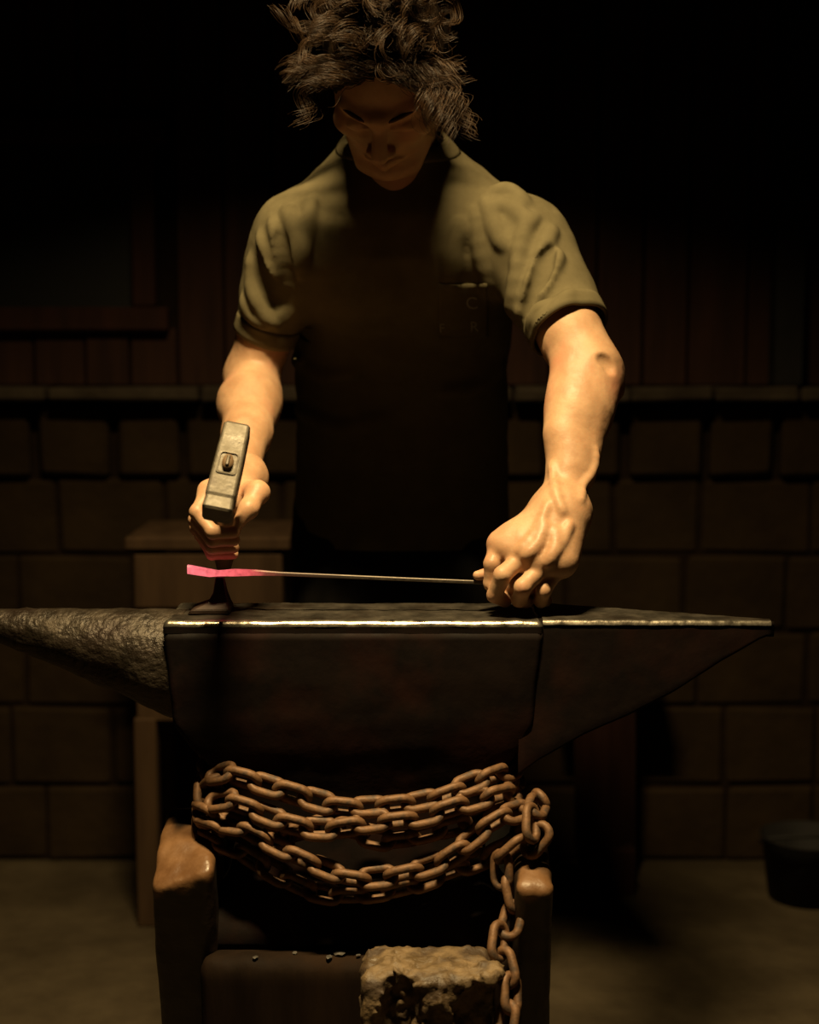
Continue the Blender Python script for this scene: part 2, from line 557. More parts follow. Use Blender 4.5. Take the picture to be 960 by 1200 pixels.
def polygonize(field, h, lo=None, hi=None):
    """naive surface nets over sparse blocks -> V, quads"""
    blo, bhi = field.bounds()
    lo = blo if lo is None else np.maximum(np.asarray(lo), blo)
    hi = bhi if hi is None else np.minimum(np.asarray(hi), bhi)
    B = 8
    S = 4
    nb = np.ceil((hi - lo) / (h * B)).astype(int)
    nsb = np.ceil(nb / S).astype(int)
    NX, NY, NZ = [int(v) * B * S + 2 for v in nsb]
    half = h * B / 2
    loc = np.stack(np.meshgrid(*[np.arange(B + 1)] * 3, indexing='ij'), -1).reshape(-1, 3)
    blk = np.stack(np.meshgrid(*[np.arange(S)] * 3, indexing='ij'), -1).reshape(-1, 3)
    keys_all, pos_all, quads = [], [], []
    cor = np.array([(i, j, k) for i in (0, 1) for j in (0, 1) for k in (0, 1)])
    edges = [(0, 4), (1, 5), (2, 6), (3, 7), (0, 2), (1, 3), (4, 6), (5, 7), (0, 1), (2, 3), (4, 5), (6, 7)]
    key = lambda c: (c[..., 0].astype(np.int64) * NY + c[..., 1]) * NZ + c[..., 2]
    for sx in range(nsb[0]):
        for sy in range(nsb[1]):
            for sz in range(nsb[2]):
                base = np.array([sx, sy, sz]) * S
                cen = lo + (base + S / 2) * B * h
                R = half * S * 1.7321
                sel = field.select(cen.astype(np.float32), R)
                if not any(sel):
                    continue
                bc = base + blk
                P = (lo + (bc + 0.5) * B * h).astype(np.float32)
                d = field.eval(P, sel)
                act = np.abs(d) < half * 1.7321 * 1.35 + 2 * h
                if not act.any():
                    continue
                bc = bc[act]
                idx = bc[:, None, :] * B + loc[None]
                P = (lo + idx * h).astype(np.float32).reshape(-1, 3)
                V = field.eval(P, sel).reshape(len(bc), B + 1, B + 1, B + 1)
                G = [V[:, i:i + B, j:j + B, k:k + B] for i, j, k in cor]
                neg = np.stack([g < 0 for g in G], -1)
                s = neg.sum(-1)
                w = np.argwhere((s > 0) & (s < 8))
                if len(w):
                    vals = np.stack([g[w[:, 0], w[:, 1], w[:, 2], w[:, 3]] for g in G], -1)
                    acc = np.zeros((len(w), 3))
                    cnt = np.zeros(len(w))
                    for a, b in edges:
                        va, vb = vals[:, a], vals[:, b]
                        cr = (va < 0) != (vb < 0)
                        t = np.where(cr, va / np.where(cr, va - vb, 1), 0)
                        p = cor[a] + (cor[b] - cor[a]) * t[:, None]
                        acc += np.where(cr[:, None], p, 0)
                        cnt += cr
                    cell = bc[w[:, 0]] * B + w[:, 1:]
                    keys_all.append(key(cell + 1))
                    pos_all.append(lo + (cell + acc / cnt[:, None]) * h)
                for ax in range(3):
                    o = [0, 0, 0]
                    o[ax] = 1
                    A = V[:, :B, :B, :B] < 0
                    Bv = V[:, o[0]:o[0] + B, o[1]:o[1] + B, o[2]:o[2] + B] < 0
                    w = np.argwhere(A != Bv)
                    if not len(w):
                        continue
                    g = bc[w[:, 0]] * B + w[:, 1:]
                    inside = A[w[:, 0], w[:, 1], w[:, 2], w[:, 3]]
                    u, v = [0, 0, 0], [0, 0, 0]
                    u[(ax + 1) % 3] = 1
                    v[(ax + 2) % 3] = 1
                    u, v = np.array(u), np.array(v)
                    q = np.stack([key(g - u - v + 1), key(g - v + 1), key(g + 1), key(g - u + 1)], 1)
                    q[~inside] = q[~inside][:, ::-1]
                    quads.append(q)
    K = np.concatenate(keys_all)
    Pn = np.concatenate(pos_all)
    K, first = np.unique(K, return_index=True)
    Pn = Pn[first]
    Q = np.concatenate(quads)
    I = np.searchsorted(K, Q)
    I = np.minimum(I, len(K) - 1)
    ok = (K[I] == Q).all(1)
    return Pn, I[ok]


def relax(V, Q, it=1, lam=0.5):
    V = V.copy()
    for _ in range(it):
        acc = np.zeros_like(V)
        cnt = np.zeros(len(V))
        for a, b in ((0, 1), (1, 2), (2, 3), (3, 0)):
            np.add.at(acc, Q[:, a], V[Q[:, b]])
            np.add.at(acc, Q[:, b], V[Q[:, a]])
            cnt += np.bincount(Q[:, a], minlength=len(V)) + np.bincount(Q[:, b], minlength=len(V))
        V += (acc / np.maximum(cnt, 1)[:, None] - V) * lam
    return V


def compact(V, Q):
    used = np.zeros(len(V), bool)
    used[Q.ravel()] = True
    m = np.cumsum(used) - 1
    return V[used], m[Q]


def lump_noise(P, s, amp, seed=0.0):
    """cheap smooth bumpy noise"""
    x, y, z = P[:, 0] * s + seed, P[:, 1] * s + seed * 1.7, P[:, 2] * s + seed * 0.6
    d = np.sin(x + 1.3 * np.sin(y * 1.1 + 0.7)) * np.sin(y + 1.1 * np.sin(z * 0.9 + 2.1)) * np.sin(z + 1.2 * np.sin(x * 1.2))
    d = d + 0.5 * np.sin(2.1 * x + 2 * np.sin(1.9 * z)) * np.sin(2.3 * y + 1.5 * np.sin(2.2 * x)) * np.sin(1.9 * z + 0.5)
    return d * amp


# ------------------------------------------------------------------ the setting
def structure(name, bm, mat, parent=None):
    o = bm_obj(name, bm, mat, parent)
    if parent is None:
        o['kind'] = 'structure'
    return o


WALL_Y = 1.32
structure('floor', box_bm((0, -0.3, -0.05), (4.2, 3.6, 0.1), 0), M['floor'])
structure('ceiling', box_bm((0, -0.3, 2.95), (4.2, 3.6, 0.1), 0), M['plank'])
structure('wall_left', box_bm((-2.05, -0.3, 1.45), (0.1, 3.6, 2.9), 0), M['mortar'])
structure('wall_right', box_bm((2.05, -0.3, 1.45), (0.1, 3.6, 2.9), 0), M['mortar'])
wall = structure('wall_back', box_bm((0, WALL_Y + 0.13, 1.45), (4.0, 0.2, 2.9), 0), M['mortar'])

LEDGE_Z = at(800, 452, WALL_Y)[2]
# masonry courses up to the ledge
z1 = LEDGE_Z - 0.035
row = 0
GAPS = [at(x, 515, WALL_Y)[0] for x in (643, 733, 828, 912, 1000)]
while z1 > 0.02:
    hgt = at(800, 470, WALL_Y)[2] - at(800, 560, WALL_Y)[2] if row == 0 else random.uniform(0.15, 0.19)
    z0 = max(z1 - hgt, 0.0)
    x = -1.95
    xs = [x]
    if row == 0:
        while xs[-1] < GAPS[0] - 0.26:
            xs.append(xs[-1] + random.uniform(0.15, 0.19))
        xs += GAPS
    while xs[-1] < 1.8:
        xs.append(xs[-1] + random.uniform(0.15, 0.21) * (1 if row == 0 else 1.25))
    for a, b in zip(xs[:-1], xs[1:]):
        g = 0.011 if row == 0 else 0.0035
        bm = box_bm(((a + b) / 2, WALL_Y + (0.025 if row == 0 else 0.050), (z0 + z1) / 2), (b - a - 2 * g, 0.06, z1 - z0 - (0.014 if row == 0 else 0.007)), 0.008, jitter=0.004)
        bm_obj('stone_block', bm, M['stone'], wall)
    z1 = z0
    row += 1
# pale ledge of separate slabs on top of the masonry
xs = [-1.95] + [-1.95 + 0.30 * i + random.uniform(-0.03, 0.03) for i in range(1, 7)] + [at(x, 450, WALL_Y)[0] for x in (600, 735, 832, 930, 1040)] + [1.5, 1.95]
for a, b in zip(xs[:-1], xs[1:]):
    bm_obj('ledge_slab', box_bm(((a + b) / 2, WALL_Y - 0.005, LEDGE_Z - 0.016), (b - a - 0.008, 0.12, 0.030), 0.005, jitter=0.003), M['ledge'], wall)
# upright planks above, with a dark window at the left
win = [at(0, 385, WALL_Y)[0] - 0.25, at(182, 385, WALL_Y)[0], at(90, 385, WALL_Y)[2], at(90, 142, WALL_Y)[2]]
x = -1.95
edges_x = [x]
while x < 1.95:
    x += random.uniform(0.085, 0.135)
    edges_x.append(x)
for a, b in zip(edges_x[:-1], edges_x[1:]):
    y = WALL_Y + 0.02 + random.uniform(-0.006, 0.006)
    zz = [(LEDGE_Z, 2.9)]
    if b > win[0] and a < win[1]:
        zz = [(LEDGE_Z, win[2]), (win[3], 2.9)]
    for z0, z1 in zz:
        bm_obj('plank', box_bm(((a + b) / 2, y, (z0 + z1) / 2), (b - a - 0.006, 0.024, z1 - z0), 0.003), M['plank'], wall)
w1 = structure('window_1', box_bm(((win[0] + win[1]) / 2, WALL_Y + 0.028, (win[2] + win[3]) / 2), (win[1] - win[0], 0.006, win[3] - win[2]), 0), M['glass'])
for (cx, cz, sx, sz) in (((win[0] + win[1]) / 2, win[2] + 0.02, win[1] - win[0] + .06, 0.05), ((win[0] + win[1]) / 2, win[3] - 0.02, win[1] - win[0] + .06, 0.05),
                         (win[0] + 0.02, (win[2] + win[3]) / 2, 0.05, win[3] - win[2] - .092), (win[1] - 0.02, (win[2] + win[3]) / 2, 0.05, win[3] - win[2] - .092)):
    bm_obj('window_frame', box_bm((cx, WALL_Y + 0.0, cz), (sx, 0.045, sz), 0.004), M['dark_wood'], w1)
trim = structure('trim_1', box_bm((at(922, 300, WALL_Y)[0], WALL_Y - 0.02, (LEDGE_Z + 2.9) / 2), (0.062, 0.06, 2.9 - LEDGE_Z), 0.004), M['black_iron'])

# ------------------------------------------------------------------ things behind the anvil
# brown side bench at the left
b0, b1 = at(152, 630, 0.95), at(334, 630, 0.95)
zt = b0[2]
zb = at(160, 848, 0.95)[2]
xl, xr = b0[0], b1[0]
bench = thing('side_bench', ((xl + xr) / 2, 1.05, 0), 'brown wooden side bench standing behind the round horn of the anvil', 'bench')
nbd = 3
for i in range(nbd):
    h = (zt - 0.03 - zb) / nbd
    bm_obj('front_board', box_bm(((xl + xr) / 2, 0.965, zb + h * (i + .5)), (xr - xl - 0.012, 0.022, h - 0.006), 0.003), M['stand_wood'], bench)
bm_obj('side_board', box_bm((xl + 0.016, 1.10, (zb + zt) / 2 - 0.012), (0.02, 0.24, zt - zb - 0.03), 0.003), M['stand_wood'], bench)
bm_obj('side_board', box_bm((xr - 0.016, 1.10, (zb + zt) / 2 - 0.012), (0.02, 0.24, zt - zb - 0.03), 0.003), M['stand_wood'], bench)
bm_obj('bench_top', box_bm(((xl + xr) / 2, 1.09, zt - 0.012), (xr - xl + 0.02, 0.29, 0.026), 0.004), M['stand_wood'], bench)
lw = (at(178, 900, 0.95) - at(152, 900, 0.95))[0]
for lx in (xl + lw / 2, xr - lw / 2):
    for ly in (0.972, 1.20):
        bm_obj('leg', box_bm((lx, ly, zb / 2 + 0.005), (lw, 0.045, zb + 0.01), 0.003), M['stand_wood'], bench)

# dark red trestle at the right, its foot on the floor
q = at(713, 1056, 1.18)
yq = 1.18
pt = at(706, 800, yq)
trestle = thing('timber_trestle', (pt[0], yq, 0), 'dark reddish timber trestle standing on the floor behind the anvil heel', 'trestle')
hw = (at(735, 950, yq) - at(680, 950, yq))[0] / 2
bm_obj('leg', sweep([(q[0] - 0.008, yq, 0.06), (pt[0] + 0.006, yq + 0.01, pt[2])], [hw * 1.3, hw * 1.3], 4, 1.0), M['dark_wood'], trestle)
bm_obj('foot', box_bm((q[0], yq, 0.05), (hw * 2.0, 0.12, 0.10), 0.004), M['dark_wood'], trestle)
bm_obj('top_beam', box_bm((pt[0] + 0.01, yq + 0.02, pt[2] + 0.03), (0.22, 0.14, 0.06), 0.004), M['dark_wood'], trestle)

# dark iron bucket at the far right
bk = at(945, 1040, 1.12)
bucket = thing('iron_bucket', (bk[0], 1.12, 0), 'black iron bucket on the floor by the stone wall', 'bucket')
r0, r1, bh = 0.075, 0.095, 0.13
prof = [(0.0, 0.004), (r0 * 0.6, 0.004), (r0, 0.004), (r0 + 0.003, 0.0), (r1, bh), (r1 + 0.004, bh + 0.004), (r1 - 0.001, bh + 0.004), (r0 - 0.004, 0.008), (0.0, 0.010)]
bm = bmesh.new()
ringv = [[bm.verts.new((bk[0] + max(r, 1e-4) * math.cos(a * PI / 16), 1.12 + max(r, 1e-4) * math.sin(a * PI / 16), z)) for a in range(32)] for r, z in prof]
for a, b in zip(ringv[:-1], ringv[1:]):
    for i in range(32):
        bm.faces.new((a[i], a[(i + 1) % 32], b[(i + 1) % 32], b[i]))
bm_obj('bucket_body', bm, M['black_iron'], bucket, True)
bm_obj('bail_handle', sweep([(bk[0] + math.cos(a) * (r1 + .004), 1.12 - 0.03 * math.sin(a), bh - 0.01 + 0.02 * math.sin(a)) for a in np.linspace(0, PI, 14)], 0.004, 6), M['black_iron'], bucket, True)

# ------------------------------------------------------------------ anvil stand (timber)
ST_Z = at(500, 1122, -0.12)[2]
stand = thing('anvil_stump', (-0.065, 0, 0), 'dark timber stump block carrying the anvil, brown worn posts at its sides', 'stump')
f = Field()
f.box((-0.065, 0.01, ST_Z / 2 - 0.01), (0.20, 0.145, ST_Z / 2 + 0.01), 0.02)
f.disp.append(lambda P: lump_noise(P * _v((1, 1, 0.15)), 55, 0.004))
V, Q = polygonize(f, 0.008)
mesh_np('stump_block', V, Q, M['stump'], stand)


def side_post(pxs, top_py, low_py, Y, depth, slope):
    xa, xb = at(pxs[0], top_py, Y)[0], at(pxs[1], top_py, Y)[0]
    zt_, zl = at(pxs[0], top_py, Y)[2], at(pxs[0], low_py, Y)[2]
    cx, hx = (xa + xb) / 2, (xb - xa) / 2
    f = Field()
    lean = np.array(Matrix.Rotation(math.radians(14), 3, 'X'))
    f.box((cx, Y + depth / 2 + 0.055, zt_ / 2 - 0.01), (hx, depth / 2, zt_ / 2 + 0.02), 0.014, rot=lean)
    n = _v(slope) / np.linalg.norm(slope)
    p0 = _v((cx, Y, (zt_ + zl) / 2))

    def cut(P):
        return -((P - p0) @ n)
    f.add(cut, (cx, Y, zt_), 0.3, 0.007, '-')
    f.disp.append(lambda P: lump_noise(P * _v((1, 1, 0.3)), 70, 0.0018, 3.1))
    V, Q = polygonize(f, 0.004)
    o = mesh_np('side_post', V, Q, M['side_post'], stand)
    # sawn top painted lighter as if lit, sides darkened in place of shade
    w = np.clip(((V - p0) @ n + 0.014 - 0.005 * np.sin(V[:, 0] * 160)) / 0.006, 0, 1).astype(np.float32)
    at_ = o.data.attributes.new('lit_top', 'FLOAT', 'POINT')
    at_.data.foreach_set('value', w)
    return o


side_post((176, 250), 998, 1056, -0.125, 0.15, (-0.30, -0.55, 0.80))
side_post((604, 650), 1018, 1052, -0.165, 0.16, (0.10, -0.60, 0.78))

f = Field()
ca, cb = at(425, 1127, -0.17), at(578, 1127, -0.17)
cz = ca[2]
f.box(((ca[0] + cb[0]) / 2, -0.165, cz / 2), ((cb[0] - ca[0]) / 2, 0.05, cz / 2), 0.012)
cc = at(470, 1190, -0.215)
f.ell(cc, (0.022, 0.03, 0.05), 0.015, '-')
cc = at(572, 1200, -0.215)
f.ell(cc, (0.035, 0.03, 0.055), 0.015, '-')
cc = at(576, 1140, -0.20)
f.ell(cc, (0.016, 0.03, 0.012), 0.012, '+')
f.disp.append(lambda P: lump_noise(P, 90, 0.006, 1.2) + lump_noise(P, 210, 0.0025, 0.3))
V, Q = polygonize(f, 0.004)
mesh_np('splintered_front_block', V, Q, M['chunk'], stand)

# iron scale flakes lying on the stump top
bm = bmesh.new()
for (px, py, s) in ((398, 1122, .007), (345, 1109, .004), (386, 1099, .005), (432, 1096, .004), (505, 1099, .005), (535, 1120, .008), (560, 1118, .006), (462, 1123, .004), (300, 1112, .004), (420, 1118, .003), (480, 1110, .003)):
    p = at(px, py, -0.115)
    yy = -0.115 - (ST_Z - p[2]) * 0 + random.uniform(-0.01, 0.01)
    M4 = Matrix.Translation((p[0], yy, ST_Z + 0.002)) @ Matrix.Rotation(random.uniform(0, 6), 4, 'Z') @ Matrix.Diagonal((1.3, 0.9, 0.28, 1))
    bmesh.ops.create_icosphere(bm, subdivisions=1, radius=s, matrix=M4)
flakes = bm_obj('scale_flakes', bm, M['flake'], None)
tag(flakes, 'grey iron scale flakes scattered on the stump top', 'debris', kind='stuff')

# ------------------------------------------------------------------ anvil
AZ = at(400, 728, -0.08)[2]
ax0, ax1 = at(190, 728, -0.08)[0], at(637, 728, -0.08)[0]
yF, yB = -0.08, 0.062
ayc, ayh = (yF + yB) / 2, (yB - yF) / 2
axc, axh = (ax0 + ax1) / 2, (ax1 - ax0) / 2
anvil = thing('anvil', (axc, ayc, ST_Z), 'big dark double-horned iron anvil standing on a timber stump', 'anvil')


def zpx(py, Y=-0.08):
    return at(400, py, Y)[2]


# body: stations of (z, x half, x centre, y front, y back, corner radius)
st = [(ST_Z, 0.215, -0.066, -0.095, 0.085, 0.02), (ST_Z + 0.02, 0.215, -0.066, -0.095, 0.085, 0.02), (ST_Z + 0.05, 0.195, -0.066, -0.08, 0.075, 0.02),
      (zpx(1030), 0.170, -0.066, -0.062, 0.060, 0.02), (zpx(985), 0.162, -0.066, -0.055, 0.055, 0.02), (zpx(940), 0.172, -0.066, -0.056, 0.055, 0.018),
      (zpx(905), 0.192, -0.066, -0.064, 0.056, 0.012), (zpx(880), 0.215, -0.068, -0.072, 0.058, 0.010), (zpx(850), 0.232, axc, -0.077, 0.060, 0.009),
      (zpx(800), 0.2355, axc, yF, yB, 0.008), (AZ - 0.016, axh, axc, yF, yB, 0.007)]
rings = []
zs = np.concatenate([np.linspace(st[0][0], AZ - 0.016, 46)])
for z in zs:
    v = [np.interp(z, [s[0] for s in st], [s[i] for s in st]) for i in range(1, 6)]
    rings.append([(x, y, z) for x, y in rrect(v[0], (v[3] - v[2]) / 2, v[4], 4, 26, v[1], (v[2] + v[3]) / 2)])
bm = loft(rings)
bm.normal_update()
for v in bm.verts:
    n = min(1, max(0, (AZ - 0.018 - v.co.z) / 0.04)) * noise.fractal(v.co * 22, 1.0, 2.0, 4) * 0.0011 + noise.fractal(v.co * 60, 1.0, 2.0, 3) * 0.0005
    v.co += v.normal * n
bm_obj('anvil_body', bm, M['anvil'], anvil, True)

# steel face plate with its bright worn rim
fp = []
hx, hy = axh, ayh
for dz, ins in ((-0.016, 0.0), (-0.0075, 0.0)):
    fp.append([(x, y, AZ + dz) for x, y in rrect(hx - ins, hy - ins, 0.006, 4, 40, axc, ayc)])
bm_obj('face_plate_side', loft(fp, cap=False), M['anvil'], anvil, True)
fp = []
for a in np.linspace(0, PI / 2, 6):
    r = 0.0075
    fp.append([(x, y, AZ - r + r * math.sin(a)) for x, y in rrect(hx - r * (1 - math.cos(a)), hy - r * (1 - math.cos(a)), 0.006, 4, 40, axc, ayc)])
bm = loft(fp, cap=False)
for v in bm.verts:
    v.co.z += noise.fractal(v.co * 45, 1.0, 2.0, 3) * 0.0011
    v.co.y += noise.fractal(v.co * 38 + Vector((3, 1, 7)), 1.0, 2.0, 3) * 0.0012
bm_obj('worn_rim', bm, M['edge'], anvil, True)
bm = bmesh.new()
bmesh.ops.create_grid(bm, x_segments=100, y_segments=28, size=1)
for v in bm.verts:
    v.co = Vector((axc + v.co.x * (hx - 0.0072), ayc + v.co.y * (hy - 0.0072), AZ))
    v.co.z += noise.fractal(v.co * 45, 1.0, 2.0, 3) * 0.0011
bm_obj('face_plate', bm, M['face'], anvil, True)

# round horn to the left
rings = []
HY = -0.012
for i, x in enumerate(np.linspace(ax0 + 0.02, -0.665, 40)):
    s = (x - ax0) / (-0.665 - ax0)
    rz = np.interp(x, [-0.665, -0.64, -0.535, -0.44, -0.36, ax0, ax0 + .03], [0.004, 0.012, 0.023, 0.043, 0.060, 0.072, 0.073])
    ry = min(rz * 0.98, 0.062)
    ztop = AZ + 0.003 + 0.002 * max(s, 0)
    rings.append([(x, HY + ry * math.cos(a), ztop - rz + rz * math.sin(a)) for a in np.linspace(0, 2 * PI, 44, endpoint=False)])
bm = loft(rings)
bm.normal_update()
for v in bm.verts:
    v.co += v.normal * (noise.fractal(v.co * 30, 1.0, 2.0, 4) * 0.002 + noise.fractal(v.co * 90, 1.0, 2.0, 2) * 0.0012)
bm_obj('round_horn', bm, M['horn'], anvil, True)

# flat pointed heel to the right
tipx = at(907, 733, -0.055)[0]
rings, top_rings = [], []
for x in np.linspace(ax1 - 0.03, tipx, 36):
    s = max(0.0, (x - ax1) / (tipx - ax1))
    yf = -0.074 + 0.016 * s
    yb = 0.056 - 0.106 * s
    zt_ = AZ - 0.001 - 0.004 * s
    px = 480 + x * 1800 / 1.93
    zb_ = min(zpx(np.interp(px, [600, 637, 690, 740, 800, 850, 905], [905, 880, 852, 832, 803, 772, 742]), -0.03), zt_ - 0.006)
    hy_, hz = (yb - yf) / 2, (zt_ - zb_) / 2
    rings.append([(x, a + (yf + yb) / 2, b + (zt_ + zb_) / 2) for a, b in rrect(hy_, hz, 0.004, 3, 12)])
bm = loft(rings)
bm.normal_update()
for v in bm.verts:
    v.co += v.normal * noise.fractal(v.co * 30, 1.0, 2.0, 4) * 0.0007
ho = bm_obj('flat_heel', bm, M['anvil'], anvil, True)
# worn bright top skin of the heel: top strip and front rim
bm = bmesh.new()
for x in np.linspace(ax1 - 0.0, tipx - 0.004, 44):
    s = max(0.0, (x - ax1) / (tipx - ax1))
    yf = -0.0755 + 0.016 * s
    yb = 0.056 - 0.106 * s
    zt_ = AZ + 0.0005 - 0.004 * s + noise.noise(Vector((x * 60, 0, 0))) * 0.0008
    for y, dz in ((yf, -0.006), (yf + 0.0012, -0.0022), (yf + 0.004, 0.0), (yf + 0.010, 0.0005), (yb, 0.0005)):
        bm.verts.new((x, min(y, yb), zt_ + dz))
bm.verts.ensure_lookup_table()
for i in range(43):
    for j in range(4):
        a = i * 5 + j
        fc = bm.faces.new([bm.verts[k] for k in (a, a + 1, a + 6, a + 5)])
        fc.material_index = 0 if j < 2 else 1
o = bm_obj('heel_top', bm, M['edge'], anvil, True)
o.data.materials.append(M['face'])

# ------------------------------------------------------------------ chain around the waist
LINK_L, WIRE, LINK_W = 0.0545, 0.0057, 0.0345   # outer length, wire radius, outer width
hl, hw_ = LINK_L / 2 - WIRE, LINK_W / 2 - WIRE
path = []
for a in np.linspace(-PI / 2, PI / 2, 9):
    path.append((hl - hw_ + hw_ * math.cos(a), hw_ * math.sin(a), 0))
for a in np.linspace(PI / 2, 1.5 * PI, 9):
    path.append((-(hl - hw_) + hw_ * math.cos(a), hw_ * math.sin(a), 0))
bm = sweep(path, WIRE, 9, closed=True)
link_me = bpy.data.meshes.new('chain_link')
bmesh.ops.recalc_face_normals(bm, faces=bm.faces)
bm.to_mesh(link_me)
bm.free()
link_me.polygons.foreach_set('use_smooth', [True] * len(link_me.polygons))
link_me.materials.append(M['chain'])

strands = [
    ([(248, 918), (262, 906), (300, 917), (350, 932), (400, 946), (440, 945), (490, 940), (530, 928), (566, 912), (590, 905)], -0.098),
    ([(238, 950), (262, 938), (300, 950), (340, 966), (390, 972), (440, 962), (480, 960), (525, 948), (575, 932), (600, 930)], -0.115),
    ([(240, 948), (270, 955), (310, 985), (345, 975), (400, 968), (455, 985), (500, 975), (540, 966), (580, 952), (606, 945)], -0.100),
    ([(240, 968), (275, 966), (308, 984), (350, 1004), (385, 1020), (420, 1030), (455, 1026), (500, 1016), (535, 1000), (570, 968), (606, 952), (620, 950)], -0.122),
    ([(238, 985), (262, 985), (300, 1008), (345, 1034), (385, 1048), (430, 1046), (470, 1040), (520, 1022), (550, 1012), (590, 995), (612, 980)], -0.106),
]
tail = [(634, 938), (622, 962), (636, 978), (612, 992), (592, 998), (588, 1018), (592, 1036), (602, 1052), (600, 1078), (588, 1092), (584, 1112), (592, 1132), (600, 1146), (598, 1172), (594, 1200), (596, 1225)]


def back_path(z):
    # around the right side, the back and the left side of the waist
    return [(0.135, -0.03, z), (0.142, 0.03, z), (0.12, 0.082, z), (0.02, 0.092, z), (-0.15, 0.092, z), (-0.255, 0.08, z), (-0.272, 0.03, z), (-0.265, -0.03, z)]


cpts = []
for pl, Y in strands:
    n = len(pl)
    first = None
    for i, (px, py) in enumerate(pl):
        s = i / (n - 1)
        y = Y + 0.045 * (abs(2 * s - 1) ** 3.5)
        p = at(px, py, y)
        cpts.append(p)
    zb_ = cpts[-1][2]
    bp = back_path(zb_)
    ztarget = None
    cpts += [np.array(p) for p in bp]
cpts = cpts[:-8]
cpts += [at(px, py, -0.13 - 0.105 * max(0.0, (i - 6) / 9) if i > 0 else -0.08) for i, (px, py) in enumerate(tail)]
cpts = np.array(cpts)
# smooth curve through the points
fine = []
for i in range(len(cpts) - 1):
    p0, p1, p2, p3 = cpts[max(i - 1, 0)], cpts[i], cpts[i + 1], cpts[min(i + 2, len(cpts) - 1)]
    for t in np.linspace(0, 1, 14, endpoint=False):
        fine.append(0.5 * ((2 * p1) + (-p0 + p2) * t + (2 * p0 - 5 * p1 + 4 * p2 - p3) * t * t + (-p0 + 3 * p1 - 3 * p2 + p3) * t ** 3))
fine = np.array(fine)
seg = np.linalg.norm(np.diff(fine, axis=0), axis=1)
arc = np.concatenate([[0], np.cumsum(seg)])
pitch = LINK_L - 4 * WIRE + 0.0018
stations = np.arange(0, arc[-1], pitch)
CP = np.stack([np.interp(stations, arc, fine[:, k]) for k in range(3)], 1)
chain_root = thing('rusty_chain', (-0.065, -0.1, 0.5), 'long rusty iron chain wrapped around the anvil waist, its end hanging down', 'chain')
for i in range(len(CP)):
    t = Vector(CP[min(i + 1, len(CP) - 1)] - CP[max(i - 1, 0)]).normalized()
    out = Vector((CP[i][0] + 0.066, CP[i][1] * 1.6, 0))
    if out.length < 1e-4:
        out = Vector((0, -1, 0))
    # mostly forward facing in front
    if CP[i][1] < -0.05:
        out = Vector((0, -1, 0.0))
    out = (out - t * out.dot(t)).normalized()
    roll = (math.radians(38) if i % 2 == 0 else math.radians(-52)) + random.uniform(-0.22, 0.22)
    nrm = Matrix.Rotation(roll, 3, t) @ out
    side = nrm.cross(t).normalized()
    M3 = Matrix((t, side, nrm)).transposed()
    o = bpy.data.objects.new('chain_link', link_me)
    C.objects.link(o)
    o.parent = chain_root
    o.location = Vector(CP[i]) - chain_root.location
    o.rotation_euler = M3.to_euler()

# ------------------------------------------------------------------ hot rod resting on the hardy
RY = -0.012
hp = at(257, 672, RY)
hb = AZ + 0.001
hardy = thing('hardy_tool', (hp[0], RY, AZ), 'dark wedge shaped steel hardy standing in the anvil face under the hot rod', 'tool')
bm = bmesh.new()
def hz(px): return at(px, 700, RY)[0]
prof = [((hz(222), hz(271)), 0.0, 0.026), ((hz(228), hz(271)), 0.006, 0.026), ((hz(245), hz(269)), 0.014, 0.016), ((hz(251), hz(266)), 0.026, 0.010), ((hz(253), hz(263)), max(hp[2] - hb - 0.004, 0.03), 0.003)]
rings = [[(x0, RY - d, hb + z), (x1, RY - d, hb + z), (x1, RY + d, hb + z), (x0, RY + d, hb + z)] for (x0, x1), z, d in prof]
bm = loft(rings)
bmesh.ops.bevel(bm, geom=[e for e in bm.edges], offset=0.0012, segments=1, affect='EDGES')
bm_obj('wedge_blade', bm, M['hardy'], hardy)
RP = [(220, 667, 5.2), (232, 669, 5.0), (246, 671.3, 4.6), (256, 671.8, 3.4), (263, 671.5, 3.6), (275, 671, 4.2), (300, 671, 3.4), (330, 672.5, 2.3), (400, 675.5, 2.2), (480, 679, 2.2), (568, 682.5, 2.2), (600, 684, 2.2), (618, 685, 2.2)]
rod = thing('steel_rod', at(400, 675, RY), 'thin steel rod in his left fist, far end glowing pink over the hardy', 'rod')
pts = [at(a, b, RY + (0.0 if a < 500 else 0.0)) for a, b, _ in RP]


def rod_piece(name, i0, i1, mat):
    rings = []
    for i in range(i0, i1 + 1):
        p = pts[i]
        h = RP[i][2] * 1.99 / 1800
        w = h * 0.9
        rings.append([(p[0] + sx * 0, p[1] + sy * w, p[2] + sz * h) for sy, sz, sx in
                      ((-1, -.6, 0), (-.6, -1, 0), (.6, -1, 0), (1, -.6, 0), (1, .6, 0), (.6, 1, 0), (-.6, 1, 0), (-1, .6, 0))])
    return bm_obj(name, loft(rings), mat, rod)


x0, x1, x2 = pts[0][0], at(302, 671, RY)[0], pts[8][0]
hm = hot_mat(x0, x1, x2)
o = rod_piece('glowing_end', 0, 8, hm)
o['label'] = 'pink glowing hot end'
# glow coordinates are measured in the part's own space
o.data.transform(Matrix.Translation(Vector((0, 0, 0))))
rod_piece('rod_shaft', 8, 12, M['rod'])

